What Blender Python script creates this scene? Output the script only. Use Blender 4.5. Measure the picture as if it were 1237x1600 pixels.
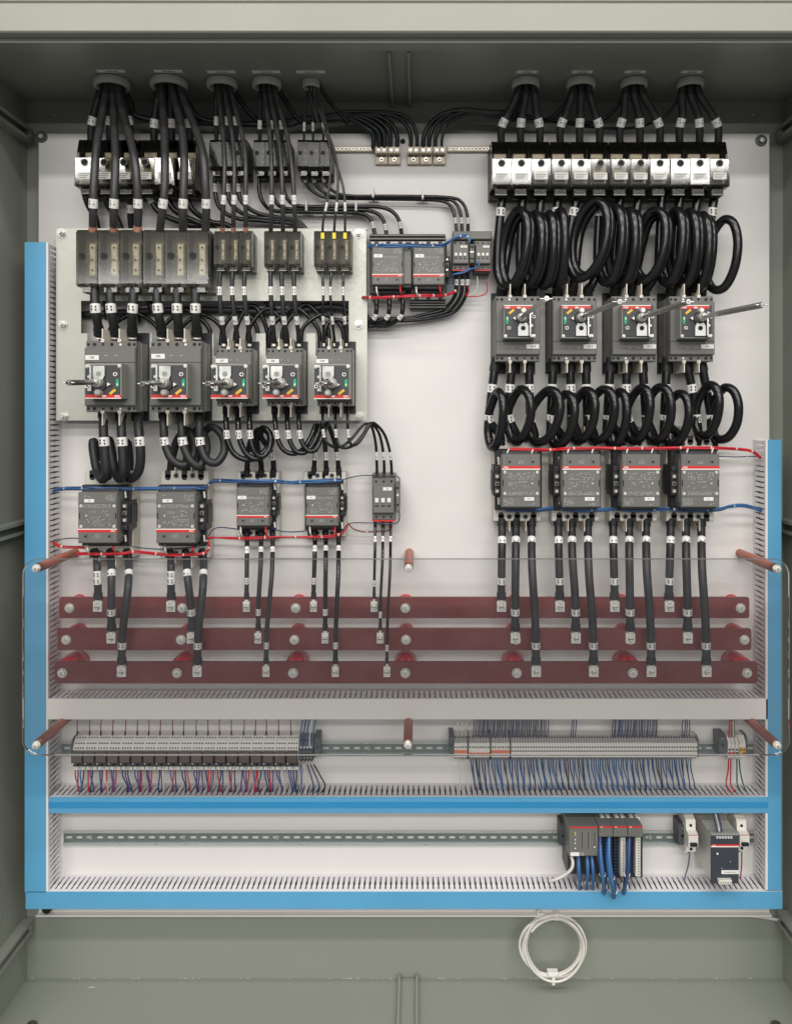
import bpy, math, random
from mathutils import Vector, Matrix
random.seed(11)
S = bpy.context.scene
for o in list(bpy.data.objects): bpy.data.objects.remove(o)
COL = S.collection
# ---------------------------------------------------------------- camera (metres; panel front is the plane y=0, h = -y)
D, F, U0, V0, CZ = 2.13, 1333.0, 650.0, 650.0, 1.434
cam = bpy.data.cameras.new('camera'); camo = bpy.data.objects.new('camera', cam); COL.objects.link(camo)
camo.location = (0, -D, CZ); camo.rotation_euler = (math.pi/2, 0, 0)
cam.sensor_fit = 'VERTICAL'; cam.sensor_height = 24; cam.lens = 24*F/1600
cam.shift_x = (618.5-U0)/1600; cam.shift_y = (V0-800)/1600
cam.clip_start = .05; cam.clip_end = 100
S.camera = camo
S.render.resolution_x, S.render.resolution_y = 791, 1024
# ---------------------------------------------------------------- world and lamps (fluorescent rows on the ceiling of the hall)
W = bpy.data.worlds.new('World'); S.world = W; W.use_nodes = True
bg = W.node_tree.nodes['Background']; bg.inputs[0].default_value = (.80, .80, .80, 1); bg.inputs[1].default_value = .30
def lamp(name, y, z, sx, sy, power, x=0, colr=(1, .982, .958)):
    l = bpy.data.lights.new(name, 'AREA'); l.shape = 'RECTANGLE'; l.size = sx; l.size_y = sy; l.energy = power; l.color = colr
    o = bpy.data.objects.new(name, l); COL.objects.link(o); o.location = (x, y, CZ+z)
    return o
lamp('ceiling_lamp_near', -1.65, 2.25, 5.0, .22, 52, x=.25)
lamp('ceiling_lamp_middle', -2.95, 2.25, 5.0, .25, 118)
lamp('ceiling_lamp_far', -5.6, 2.25, 6.5, .9, 340)
lamp('ceiling_lamp_back', -14, 2.3, 13, 1.8, 2050)
vs = S.view_settings; vs.view_transform = 'Standard'; vs.look = 'None'; vs.exposure = 0; vs.gamma = 1; vs.use_curve_mapping = False
S.render.engine = 'CYCLES'; S.cycles.max_bounces = 10; S.cycles.transparent_max_bounces = 24
S.cycles.caustics_reflective = False; S.cycles.caustics_refractive = False
# ---------------------------------------------------------------- helpers
def P(u, v, h=0.0):
    k = (D-h)/F
    return Vector(((u-U0)*k, -h, CZ+(V0-v)*k))
def px(n, h=0.0): return n*(D-h)/F
def lin(c):
    c /= 255.0
    return c/12.92 if c <= .04045 else ((c+.055)/1.055)**2.4
MATS = {}
def mat(name, rgb, rough=.5, metal=0.0, var=.06, scale=30, bump=0.0, bscale=400, spec=.5, rvar=.08, coat=0.0):
    m = bpy.data.materials.new(name); m.use_nodes = True; nt = m.node_tree; b = nt.nodes['Principled BSDF']
    base = tuple(lin(c) for c in rgb)+(1,)
    b.inputs['Metallic'].default_value = metal; b.inputs['Specular IOR Level'].default_value = spec
    b.inputs['Coat Weight'].default_value = coat
    tc = nt.nodes.new('ShaderNodeTexCoord'); nz = nt.nodes.new('ShaderNodeTexNoise'); nz.inputs['Scale'].default_value = scale
    nz.inputs['Detail'].default_value = 6
    geo = nt.nodes.new('ShaderNodeNewGeometry')
    nt.links.new(geo.outputs['Position'], nz.inputs['Vector'])
    mx = nt.nodes.new('ShaderNodeMix'); mx.data_type = 'RGBA'
    mx.inputs[6].default_value = tuple(max(0, c*(1-var)) for c in base[:3])+(1,)
    mx.inputs[7].default_value = tuple(min(1, c*(1+var)) for c in base[:3])+(1,)
    nt.links.new(nz.outputs['Fac'], mx.inputs[0]); nt.links.new(mx.outputs[2], b.inputs['Base Color'])
    mr = nt.nodes.new('ShaderNodeMapRange'); mr.inputs[1].default_value = .3; mr.inputs[2].default_value = .7
    mr.inputs[3].default_value = max(.02, rough-rvar); mr.inputs[4].default_value = min(1, rough+rvar)
    nt.links.new(nz.outputs['Fac'], mr.inputs[0]); nt.links.new(mr.outputs[0], b.inputs['Roughness'])
    if bump:
        n2 = nt.nodes.new('ShaderNodeTexNoise'); n2.inputs['Scale'].default_value = bscale; n2.inputs['Detail'].default_value = 3
        nt.links.new(geo.outputs['Position'], n2.inputs['Vector'])
        bp = nt.nodes.new('ShaderNodeBump'); bp.inputs['Strength'].default_value = bump; bp.inputs['Distance'].default_value = .001
        nt.links.new(n2.outputs['Fac'], bp.inputs['Height']); nt.links.new(bp.outputs[0], b.inputs['Normal'])
    MATS[name] = m
    return m
def clear_mat(name, tint, ior=1.5, rough=.03, haze=0.0, hazecol=(200, 200, 195), scale=18):
    m = bpy.data.materials.new(name); m.use_nodes = True; nt = m.node_tree; nt.nodes.clear()
    out = nt.nodes.new('ShaderNodeOutputMaterial'); tr = nt.nodes.new('ShaderNodeBsdfTransparent'); gl = nt.nodes.new('ShaderNodeBsdfGlossy')
    tr.inputs[0].default_value = tuple(lin(c) for c in tint)+(1,); gl.inputs['Roughness'].default_value = rough
    fr = nt.nodes.new('ShaderNodeFresnel'); fr.inputs[0].default_value = ior
    mx = nt.nodes.new('ShaderNodeMixShader'); nt.links.new(fr.outputs[0], mx.inputs[0])
    nt.links.new(tr.outputs[0], mx.inputs[1]); nt.links.new(gl.outputs[0], mx.inputs[2]); last = mx
    if haze:
        df = nt.nodes.new('ShaderNodeBsdfDiffuse'); df.inputs[0].default_value = tuple(lin(c) for c in hazecol)+(1,)
        geo = nt.nodes.new('ShaderNodeNewGeometry'); nz = nt.nodes.new('ShaderNodeTexNoise'); nz.inputs['Scale'].default_value = scale; nz.inputs['Detail'].default_value = 8
        nt.links.new(geo.outputs['Position'], nz.inputs['Vector'])
        mr = nt.nodes.new('ShaderNodeMapRange'); mr.inputs[1].default_value = .3; mr.inputs[2].default_value = .75; mr.inputs[3].default_value = haze*.5; mr.inputs[4].default_value = haze*1.5
        nt.links.new(nz.outputs['Fac'], mr.inputs[0])
        m2 = nt.nodes.new('ShaderNodeMixShader'); nt.links.new(mr.outputs[0], m2.inputs[0])
        nt.links.new(mx.outputs[0], m2.inputs[1]); nt.links.new(df.outputs[0], m2.inputs[2]); last = m2
    nt.links.new(last.outputs[0], out.inputs[0]); MATS[name] = m
    return m
mat('enclosure_paint', (139, 143, 132), .34, var=.05, scale=4, bump=.12, bscale=900)
mat('enclosure_paint_lit', (150, 149, 137), .35, var=.03, scale=3, bump=.1, bscale=900)  # same cabinet paint, strong light on the lip put into the colour
mat('panel_white', (219, 216, 211), .36, var=.04, scale=2.2, bump=.08, bscale=900)
mat('caulk', (205, 203, 192), .6)
mat('bolt_steel', (205, 203, 196), .3, metal=.55)
mat('tin', (232, 229, 221), .26, metal=.25, var=.12, scale=120)
mat('aluminium', (206, 204, 197), .38, metal=.45, var=.08, scale=90)
mat('copper', (236, 172, 140), .3, metal=.45)
mat('bushing_grey', (168, 168, 160), .55)
mat('cable_black', (22, 22, 23), .22, var=.08, scale=20, rvar=.02)
mat('cable_matte', (36, 36, 37), .5, var=.15, scale=60)
mat('cable_grey', (58, 56, 56), .42, var=.1, scale=60)
mat('cable_green', (14, 24, 22), .4)
mat('sleeve_black', (30, 30, 31), .6)
mat('marker_white', (226, 224, 218), .5)
mat('ink', (40, 40, 44), .7)
mat('print_white', (206, 206, 200), .7)
mat('device_grey', (106, 105, 100), .45, var=.04, bump=.15, bscale=2500)
mat('device_dark', (58, 58, 60), .42, var=.05)
mat('device_black', (30, 30, 32), .45)
mat('device_mid', (112, 111, 104), .45, var=.04)
mat('frame_grey', (142, 142, 134), .35)
mat('housing_grey', (204, 201, 190), .5)
mat('hole_black', (12, 12, 13), .7)  # near-black: shade inside holes and slots put into colour; also black parts
mat('band_red', (205, 42, 38), .4)
mat('band_white', (228, 222, 214), .5)
mat('yellow', (222, 178, 50), .5)
mat('green', (20, 160, 110), .45)
mat('barrier_cream', (216, 207, 192), .55)
mat('knob_metal', (214, 214, 208), .2, metal=.55)
mat('plate_glare', (226, 226, 220), .2)  # reflection on the right padlock plates painted in as white
mat('knob_plastic', (168, 168, 158), .3)
mat('shaft_metal', (172, 170, 164), .3, metal=.55)
mat('shaft_dark', (92, 94, 88), .3, metal=.6)
mat('duct_white', (224, 222, 224), .45, var=.02)
mat('duct_cover', (228, 224, 218), .40, var=.035, scale=5)
mat('film_blue', (90, 158, 196), .28, var=.09, scale=5, spec=.5, bump=.35, bscale=38, rvar=.12)
mat('film_blue_deep', (50, 138, 188), .3, var=.08, scale=7, bump=.3, bscale=45)
mat('zinc_web', (122, 131, 127), .35, metal=.5, var=.06, scale=40)
mat('zinc_lip_lit', (196, 203, 198), .33, metal=.55, var=.06, scale=40)  # brighter copy of the rail zinc, lip highlight put into the colour
mat('busbar_red', (108, 48, 45), .32, var=.18, scale=11, bump=.2, bscale=140, rvar=.14)
mat('insulator_red', (198, 22, 44), .22)
mat('rod_brown', (166, 98, 78), .45, var=.10, scale=50)
mat('wire_blue', (60, 104, 152), .4)
mat('wire_navy', (50, 66, 108), .45)
mat('wire_red', (196, 34, 46), .4)
mat('wire_darkred', (126, 40, 40), .45)
mat('wire_purple', (96, 76, 128), .45)
mat('wire_white', (212, 208, 200), .45)
mat('wire_green', (34, 92, 56), .45)
mat('wire_grey', (70, 74, 84), .45)
mat('terminal_grey', (226, 222, 213), .5)
mat('terminal_mid', (150, 148, 144), .5)  # mid grey of the terminal caps and small inserts
mat('terminal_dark', (74, 76, 80), .5)
mat('terminal_orange', (222, 118, 82), .5)
mat('terminal_amber', (214, 158, 50), .5)
mat('relay_clear', (150, 136, 130), .25)
mat('lug_tan', (186, 172, 152), .45, metal=.3, var=.1, scale=80)
mat('mcb_white', (224, 220, 210), .45)
mat('psu_dark', (56, 60, 66), .38)
mat('yellow_ferrule', (232, 206, 48), .5)
mat('label_strip', (228, 228, 220), .5)
clear_mat('cover_smoke', (204, 199, 188), 1.78, .055)
clear_mat('cover_smoke_front', (216, 211, 197), 1.5, .1, haze=.09, hazecol=(170, 167, 152), scale=3)
clear_mat('cover_smoke_shaded', (150, 146, 138), 1.45, .2, haze=.06, hazecol=(90, 88, 82), scale=60)  # darker smoke cover, shade over the small rear blocks put into the tint
clear_mat('shield_clear', (253, 253, 253), 1.49, .02, haze=.015, hazecol=(206, 208, 210), scale=14)
clear_mat('shield_edge', (150, 150, 150), 1.5, .1, haze=.45, hazecol=(150, 150, 150))
clear_mat('relay_cover', (206, 194, 190), 1.5, .1, haze=.12)
# galvanised plate: voronoi spangle
g = mat('galvanised', (190, 190, 180), .42, metal=.55, var=.05, scale=12)
nt = g.node_tree; vo = nt.nodes.new('ShaderNodeTexVoronoi'); vo.inputs['Scale'].default_value = 160
geo = nt.nodes.new('ShaderNodeNewGeometry'); nt.links.new(geo.outputs['Position'], vo.inputs['Vector'])
sp = nt.nodes.new('ShaderNodeSeparateColor'); nt.links.new(vo.outputs['Color'], sp.inputs[0])
mr = nt.nodes.new('ShaderNodeMapRange'); mr.inputs[3].default_value = .38; mr.inputs[4].default_value = .48
nt.links.new(sp.outputs[0], mr.inputs[0]); nt.links.new(mr.outputs[0], nt.nodes['Principled BSDF'].inputs['Roughness'])

class MB:
    """collects shapes; build() links them as one mesh object. y = -h."""
    def __init__(s): s.v = []; s.f = []; s.m = []; s.sm = []; s.mats = []
    def mi(s, m):
        if m not in s.mats: s.mats.append(m)
        return s.mats.index(m)
    def add(s, vs, fs, m, smooth=False):
        b = len(s.v); i = s.mi(m); s.v += [tuple(p) for p in vs]
        for f in fs: s.f.append(tuple(b+k for k in f)); s.m.append(i); s.sm.append(smooth)
        return s
    def box(s, x0, x1, z0, z1, h0, h1, m, bev=0.0):
        if not bev:
            vs = [(x, -h, z) for h in (h0, h1) for (x, z) in ((x0, z0), (x1, z0), (x1, z1), (x0, z1))]
            return s.add(vs, [(0, 3, 2, 1), (4, 5, 6, 7), (0, 1, 5, 4), (1, 2, 6, 5), (2, 3, 7, 6), (3, 0, 4, 7)], m)
        b = bev; vs = []
        for h, d in ((h0, 0), (h1-b, 0), (h1, b)):
            vs += [(x0+d, -h, z0+d), (x1-d, -h, z0+d), (x1-d, -h, z1-d), (x0+d, -h, z1-d)]
        fs = [(0, 3, 2, 1), (8, 9, 10, 11)]
        for a in (0, 4):
            for k in range(4): fs.append((a+k, a+(k+1) % 4, a+4+(k+1) % 4, a+4+k))
        return s.add(vs, fs, m)
    def cyl(s, cx, cz, r, h0, h1, m, n=14, r1=None, smooth=True):
        r1 = r if r1 is None else r1; vs = []
        for h, rr in ((h0, r), (h1, r1)):
            vs += [(cx+rr*math.cos(2*math.pi*k/n), -h, cz+rr*math.sin(2*math.pi*k/n)) for k in range(n)]
        s.add(vs, [(k, (k+1) % n, n+(k+1) % n, n+k) for k in range(n)], m, smooth)
        s.add(vs[n:], [tuple(range(n))], m); s.add(vs[:n], [tuple(reversed(range(n)))], m)
        return s
    def lathe(s, c, prof, m, axis='h', n=24):
        vs = []
        for r, t in prof:
            for k in range(n):
                a = 2*math.pi*k/n
                if axis == 'h': vs.append((c[0]+r*math.cos(a), c[1]-t, c[2]+r*math.sin(a)))
                else: vs.append((c[0]+r*math.cos(a), c[1]-r*math.sin(a), c[2]+t))
        fs = []
        for j in range(len(prof)-1):
            for k in range(n): fs.append((j*n+k, j*n+(k+1) % n, (j+1)*n+(k+1) % n, (j+1)*n+k))
        return s.add(vs, fs, m, True)
    def prism_x(s, x0, x1, prof, m):
        n = len(prof); vs = [(x0, -h, z) for z, h in prof]+[(x1, -h, z) for z, h in prof]
        return s.add(vs, [tuple(range(n)), tuple(range(2*n-1, n-1, -1))]+[(k, n+k, n+(k+1) % n, (k+1) % n) for k in range(n)], m)
    def prism_h(s, poly, h0, h1, m):
        n = len(poly); vs = [(x, -h0, z) for x, z in poly]+[(x, -h1, z) for x, z in poly]
        return s.add(vs, [tuple(range(n-1, -1, -1)), tuple(range(n, 2*n))]+[(k, (k+1) % n, n+(k+1) % n, n+k) for k in range(n)], m)
    def tube(s, pts, r, m, n=9, caps=True):
        pts = [Vector(p) for p in pts]; N = len(pts); vs = []
        t0 = (pts[1]-pts[0]).normalized()
        a = Vector((0, 1, 0)) if abs(t0.y) < .9 else Vector((1, 0, 0))
        nrm = (a-t0*a.dot(t0)).normalized()
        for i in range(N):
            t = (pts[min(i+1, N-1)]-pts[max(i-1, 0)])
            t = t.normalized() if t.length > 1e-9 else t0
            nrm = (nrm-t*nrm.dot(t)); nrm = nrm.normalized() if nrm.length > 1e-6 else a
            bn = t.cross(nrm); rr = r[i] if isinstance(r, list) else r
            for k in range(n):
                an = 2*math.pi*k/n; vs.append(pts[i]+nrm*(rr*math.cos(an))+bn*(rr*math.sin(an)))
        fs = [(i*n+k, i*n+(k+1) % n, (i+1)*n+(k+1) % n, (i+1)*n+k) for i in range(N-1) for k in range(n)]
        s.add(vs, fs, m, n > 4)
        if caps:
            s.add(vs[:n], [tuple(reversed(range(n)))], m); s.add(vs[-n:], [tuple(range(n))], m)
        return s
    def mesh(s, name):
        me = bpy.data.meshes.new(name); me.from_pydata(s.v, [], s.f)
        for m in s.mats: me.materials.append(MATS[m])
        me.polygons.foreach_set('material_index', s.m); me.polygons.foreach_set('use_smooth', s.sm); me.update()
        return me
    def build(s, name, parent=None):
        o = bpy.data.objects.new(name, s.mesh(name)); COL.objects.link(o)
        if parent: o.parent = parent
        return o
def obj(name, me, parent=None, loc=None):
    o = bpy.data.objects.new(name, me); COL.objects.link(o)
    if parent: o.parent = parent
    if loc is not None: o.location = loc
    return o
def tag(o, label, cat, group=None):
    o['label'] = label; o['category'] = cat
    if group: o['group'] = group
    return o
def empty(name, loc, label, cat, group=None, flip=False):
    o = bpy.data.objects.new(name, None); COL.objects.link(o); o.location = loc; o.empty_display_size = .02
    if flip: o.rotation_euler = (0, math.pi, 0)
    return tag(o, label, cat, group)
TXT = {}
def text(parent, s, size, x, z, h, m='ink', flip=False, name='lettering'):
    k = (s, round(size, 5), m, flip)
    if k not in TXT:
        c = bpy.data.curves.new('t', 'FONT'); c.body = s; c.size = size; c.align_x = 'CENTER'; c.align_y = 'CENTER'; c.resolution_u = 2
        c.offset = size*.012
        t = bpy.data.objects.new('t', c); me = bpy.data.meshes.new_from_object(t); bpy.data.objects.remove(t)
        sg = -1 if flip else 1
        for vtx in me.vertices: vtx.co = Vector((sg*vtx.co.x, -vtx.co.z, sg*vtx.co.y))
        me.materials.clear(); me.materials.append(MATS[m]); TXT[k] = me
    return obj(name, TXT[k], parent, (x, -h, z))
def spline(pts, n=7):
    pts = [Vector(p) for p in pts]
    if len(pts) == 2: return [pts[0].lerp(pts[1], i/4) for i in range(5)]
    q = [pts[0]*2-pts[1]]+pts+[pts[-1]*2-pts[-2]]; out = []
    for i in range(1, len(q)-2):
        a, b, c, d = q[i-1:i+3]
        for j in range(n):
            t = j/n
            out.append(.5*((2*b)+(c-a)*t+(2*a-5*b+4*c-d)*t*t+(3*b-a-3*c+d)*t**3))
    out.append(pts[-1]); return out
def to_px(p):
    k = F/(D+p.y); return U0+p.x*k, V0-(p.z-CZ)*k
def cable(label, group, pts, r, marks=(), m='cable_black', name='power_cable', cat='cable', lug0=None, lug1=None, shrink=(0, 0), sides=9, seg=7, mlen=13, copper=0, grid=False):
    """pts (u,v,h); r in photo pixels; marks = image rows of white marker sleeves (negative: search from the far end)"""
    W3 = spline([P(*p) for p in pts], seg); rm = px(r, .06)
    o = MB().tube(W3, rm, m, sides).build(name); tag(o, label, cat, group)
    L = [0]
    for a, b in zip(W3, W3[1:]): L.append(L[-1]+(b-a).length)
    def at(s):
        s = max(0, min(L[-1], s))
        for i in range(len(L)-1):
            if s <= L[i+1]: return W3[i].lerp(W3[i+1], (s-L[i])/max(1e-9, L[i+1]-L[i]))
        return W3[-1]
    vv = [to_px(p)[1] for p in W3]
    for mk in marks:
        idx = range(len(W3)-1) if mk > 0 else range(len(W3)-2, -1, -1)
        for i in idx:
            if (vv[i]-abs(mk))*(vv[i+1]-abs(mk)) <= 0 and vv[i] != vv[i+1]:
                t = (abs(mk)-vv[i])/(vv[i+1]-vv[i]); s = L[i]+t*(L[i+1]-L[i]); hl = px(mlen/2, .06)
                b = MB().tube([at(s-hl+2*hl*q/4) for q in range(5)], rm*1.12, 'marker_white', sides)
                c = at(s); w = rm*.5; hh = c.y-rm*1.16
                for (dx, dz) in ((-.5, .35), (.4, .3), (-.45, -.3), (.45, -.4)):
                    dd = .8 if grid else .55
                    b.box(c.x+dx*rm-w*.36*dd, c.x+dx*rm+w*.36*dd, c.z+dz*hl-hl*.24*dd, c.z+dz*hl+hl*.24*dd, -hh-rm*.14, -hh, 'ink')
                b.build('marker_sleeve', o); break
    for which, ln in zip((0, 1), shrink):
        if ln:
            hl = px(ln, .06); ss = [hl*q/4 for q in range(5)] if which == 0 else [L[-1]-hl+hl*q/4 for q in range(5)]
            MB().tube([at(s) for s in ss], rm*1.18, 'sleeve_black', sides).build('heat_shrink', o)
    if copper:
        hl = px(copper, .06); MB().tube([at(L[-1]-hl+hl*q/3) for q in range(4)], rm*1.06, 'copper', sides).build('bare_end', o)
    for which, lg in ((0, lug0), (1, lug1)):
        if lg:
            e = W3[0] if which == 0 else W3[-1]; dz = 1 if which == 0 else -1
            b = MB(); b.tube([e-Vector((0, 0, dz*px(5))), e+Vector((0, 0, dz*px(6)))], rm*.92, 'tin', 10)
            if lg == 'pad':
                w = max(rm*1.15, px(5.2)); z0, z1 = e.z-px(21, .1), e.z-px(5, .1); hb = -e.y
                b.box(e.x-w, e.x+w, z0, z1, hb-.004, hb+.005, 'tin', .0008)
                b.build('cable_lug', o)
                c = MB(); zc = (z0+z1)/2; c.cyl(e.x, zc, px(6)*.72, hb+.005, hb+.007, 'bolt_steel', 14); c.cyl(e.x, zc, px(6)*.5, hb+.007, hb+.012, 'tin', 6, smooth=False)
                c.box(e.x-px(3), e.x+px(3), zc-px(.5), zc+px(.5), hb+.012, hb+.0123, 'hole_black')
                c.build('lug_bolt', o)
            else: b.build('cable_lug', o)
    return o
def harness(name, label, cat, pts, strands, ties=(), rs=1.2, group=None, spread=1.9):
    """wire loom: strands = list of materials, each its own part; ties = fractions along the run"""
    c = spline([P(*p) for p in pts], 8); root = empty(name, c[0], label, cat, group)
    n = len(strands); rad = px(rs)
    for i, m in enumerate(strands):
        ph = random.random()*6; off = []
        for j, p in enumerate(c):
            a = 2*math.pi*i/max(1, n)+j*.11+ph*0; q = 0 if n == 1 else spread*rad*(.55 if n < 4 else .8)
            off.append(p-c[0]+Vector((.25*q*math.cos(a), -abs(q)*.6*(1+math.sin(a)), q*math.cos(a))))
        MB().tube(off, rad, m, 6).build('wire', root)
    for t in ties:
        i = min(len(c)-2, max(1, int(t*(len(c)-1)))); d = (c[i+1]-c[i-1]).normalized()*px(1.0)
        q = c[i]-c[0]+Vector((0, -rad*.8, 0)); rr = rad*(1.4+.55*(n > 1)*spread*.6)
        MB().tube([q-d, q+d], rr, 'wire_white', 8).build('cable_tie', root)
    return root
ORD = ['first', 'second', 'third', 'fourth', 'fifth', 'sixth', 'seventh', 'eighth', 'ninth', 'tenth', 'eleventh', 'twelfth', 'thirteenth', 'fourteenth', 'fifteenth', 'sixteenth', 'seventeenth', 'eighteenth', 'nineteenth']
LMR = ['left', 'middle', 'right']
def bolt(parent, x, z, h, r, name='bolt', washer=True):
    b = MB()
    if washer: b.cyl(x, z, r*1.45, h, h+r*.25, 'bolt_steel', 18)
    b.cyl(x, z, r, h, h+r*.8, 'tin', 6, smooth=False); b.cyl(x, z, r*.55, h+r*.8, h+r*1.25, 'bolt_steel', 10)
    return b.build(name, parent)
# ================================================================ enclosure
HB = -.045                                  # back wall
HFRONT = .33                                # front edge of the cabinet
ZC = CZ+490/F*(D-HB); ZF = 0.0; XL = (43-U0)/F*(D-HB); XR = (1222-U0)/F*(D-HB)
enc = empty('metal_enclosure', (0, 0, 0), 'grey-green painted steel cabinet open at the front, holding everything', 'enclosure')
T = .004
MB().box(XL-.02, XR+.02, ZF-.02, ZC+.02, HB-T, HB, 'enclosure_paint').build('back_wall', enc)
MB().box(XL-.02, XR+.02, ZC, ZC+T, HB, HFRONT, 'enclosure_paint').build('top_wall', enc)
MB().box(XL-.02, XR+.02, ZF-T, ZF, HB, HFRONT+.1, 'enclosure_paint').build('bottom_wall', enc)
MB().box(XL-T, XL, ZF, ZC, HB, HFRONT, 'enclosure_paint').build('side_wall', enc)
MB().box(XR, XR+T, ZF, ZC, HB, HFRONT, 'enclosure_paint').build('side_wall', enc)
l = MB(); zt = P(0, 3, HFRONT+.03).z
l.box(XL-.03, XR+.1, ZC-.002, zt, HFRONT, HFRONT+.028, 'enclosure_paint_lit', .003)
l.box(XL-.03, XR+.1, zt+.002, zt+.05, HFRONT-.01, HFRONT+.024, 'enclosure_paint_lit', .004)
l.build('front_lip', enc)
MB().box(XL, XR, ZC-.012, ZC, HFRONT-.04, HFRONT, 'enclosure_paint').build('return_flange', enc)
# stiffener channels on top and bottom walls
for (zz, sg, ua, ub, nm) in ((ZC, -1, 614, 640, 'stiffener_channel'), (ZF, 1, 624, 651, 'stiffener_channel')):
    xa, xb = (ua-U0)/F*(D-HB)*1.0, (ub-U0)/F*(D-HB); ch = MB()
    for x in (xa, xb):
        ch.box(x-.003, x+.003, min(zz, zz+sg*.016), max(zz, zz+sg*.016), HB+.004, HFRONT-.045, 'enclosure_paint')
    ch.box(xa, xb, min(zz, zz+sg*.004), max(zz, zz+sg*.004), HB+.004, HFRONT-.045, 'enclosure_paint')
    ch.build(nm, enc)
# side rails: C channel along the depth, open towards the room, with a bolt lug at the back
for side, rows in ((-1, (217, 819, 1438)), (1, (214, 818, 1424))):
    for v in rows:
        xw = XL if side < 0 else XR; z = P(0, v, HB).z; r = MB()
        def sb(d0, d1, z0, z1, h0, h1, m='enclosure_paint'):
            a, b = (xw+d0, xw+d1) if side < 0 else (xw-d1, xw-d0); r.box(a, b, z0, z1, h0, h1, m)
        sb(0, .003, z-.016, z+.016, HB+.02, HFRONT-.02)
        sb(.003, .024, z+.013, z+.016, HB+.02, HFRONT-.02); sb(.003, .024, z-.016, z-.013, HB+.02, HFRONT-.02)
        sb(.021, .024, z+.008, z+.013, HB+.02, HFRONT-.02); sb(.021, .024, z-.013, z-.008, HB+.02, HFRONT-.02)
        r.build('side_rail', enc)
        b = MB(); x = xw-side*.016; b.box(x-.006, x+.006, z-.010, z+.008, HB+.014, HB+.03, 'frame_grey', .002); b.build('rail_clamp', enc)
# caulk seam, chips and weld studs
random.seed(5); c = MB(); x = XL+.01
while x < XR-.02:
    w = random.uniform(.002, .009); c.box(x, x+w, ZF, ZF+random.uniform(.0003, .0011), HB, HB+random.uniform(.0004, .0011), 'caulk'); x += w+random.choice([.003, .006, .012, .03, .05, .1])
c.build('seam_sealant', enc)
for u, v in ((88, 182), (1173, 182)):
    s = MB(); p = P(u, v, HB); s.cyl(p.x, p.z, .003, HB, HB+.012, 'bolt_steel', 8); s.build('weld_stud', enc)
p = P(137, 1543, .0); MB().box(p.x-.001, p.x+.013, ZF+.0002, ZF+.0012, HB+.033, HB+.0345, 'caulk').build('sealant_smear', enc)
for u, hh in ((50, .124), (1212, .124)):
    b = MB(); x = (u-U0)/F*(D-hh); b.lathe((x, -hh, ZF), [(.0, .008), (.008, .008), (.012, .005), (.013, 0)], 'shaft_dark', 'z', 14); b.build('floor_bolt', enc)
# ================================================================ mounting panel
pan = empty('white_backplate', P(628, 1427, 0), 'white painted steel back panel carrying all the devices', 'panel')
pl = P(61, 209, 0); pr = P(1201, 1427, 0); o0 = pan.location
MB().box(pl.x-o0.x, pr.x-o0.x, pr.z-o0.z, pl.z-o0.z, -.004, 0, 'panel_white').build('sheet', pan)
MB().box(pl.x-o0.x, pr.x-o0.x, pr.z-o0.z, pr.z-o0.z+.004, 0, .016, 'panel_white').build('folded_edge', pan)
for u, v in ((66, 214), (1188, 220)):
    q = P(u, v); b = MB(); b.cyl(q.x-o0.x, q.z-o0.z, .0145, 0, .003, 'shaft_dark', 20); b.cyl(q.x-o0.x, q.z-o0.z, .006, .003, .009, 'bolt_steel', 6, smooth=False); b.build('panel_bolt', pan)
q = P(629, 221); MB().cyl(q.x-o0.x, q.z-o0.z, .0068, 0, .0006, 'hole_black', 20).build('bolt_hole', pan)
q = P(73, 1421, .016); MB().cyl(q.x-o0.x, q.z-o0.z, .011, .0, .017, 'hole_black', 16).build('bolt_hole', pan)
# ================================================================ galvanised sub-plate with cut-outs
HP = .05; PT = .003
sub = empty('galvanised_plate', P(330, 657, HP), 'galvanised steel plate standing off the panel behind the five left breakers', 'plate'); so = sub.location
def sx(u): return P(u, 0, HP).x-so.x
def sz(v): return P(0, v, HP).z-so.z
def pbox(b, ua, ub, va, vb, h0=-PT, h1=0.0, m='galvanised'): b.box(sx(ua), sx(ub), sz(vb), sz(va), h0, h1, m)
b = MB()
pbox(b, 88, 572, 357, 470); pbox(b, 88, 127, 470, 657); pbox(b, 545, 573.5, 470, 657); pbox(b, 127, 545, 640, 657)
xs = [127, 137, 229, 238, 320, 334, 400, 415, 478, 493, 545]
for i in range(0, len(xs)-1, 2): pbox(b, xs[i], xs[i+1], 521, 640)
pbox(b, 127, 545, 556, 640, -PT, -.0003)
b.build('sheet', sub)
f = MB(); pbox(f, 88, 573.5, 357, 358.2, -.02, -PT); pbox(f, 88, 573.5, 655.8, 657, -.02, -PT); f.build('folded_edge', sub)
for u, v in ((97, 364), (99, 507), (101, 650), (560, 365), (560, 507), (562, 650)):
    bt = MB(); x, z = sx(u), sz(v); bt.cyl(x, z, .0115, 0, .002, 'bolt_steel', 20); bt.cyl(x, z, .0085, .002, .009, 'tin', 6, smooth=False); bt.cyl(x, z, .005, .009, .018, 'bolt_steel', 10); bt.build('bolt', sub)
    st = MB(); st.cyl(x, z, .008, -HP, -PT, 'bolt_steel', 10); st.build('standoff', sub)
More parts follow.
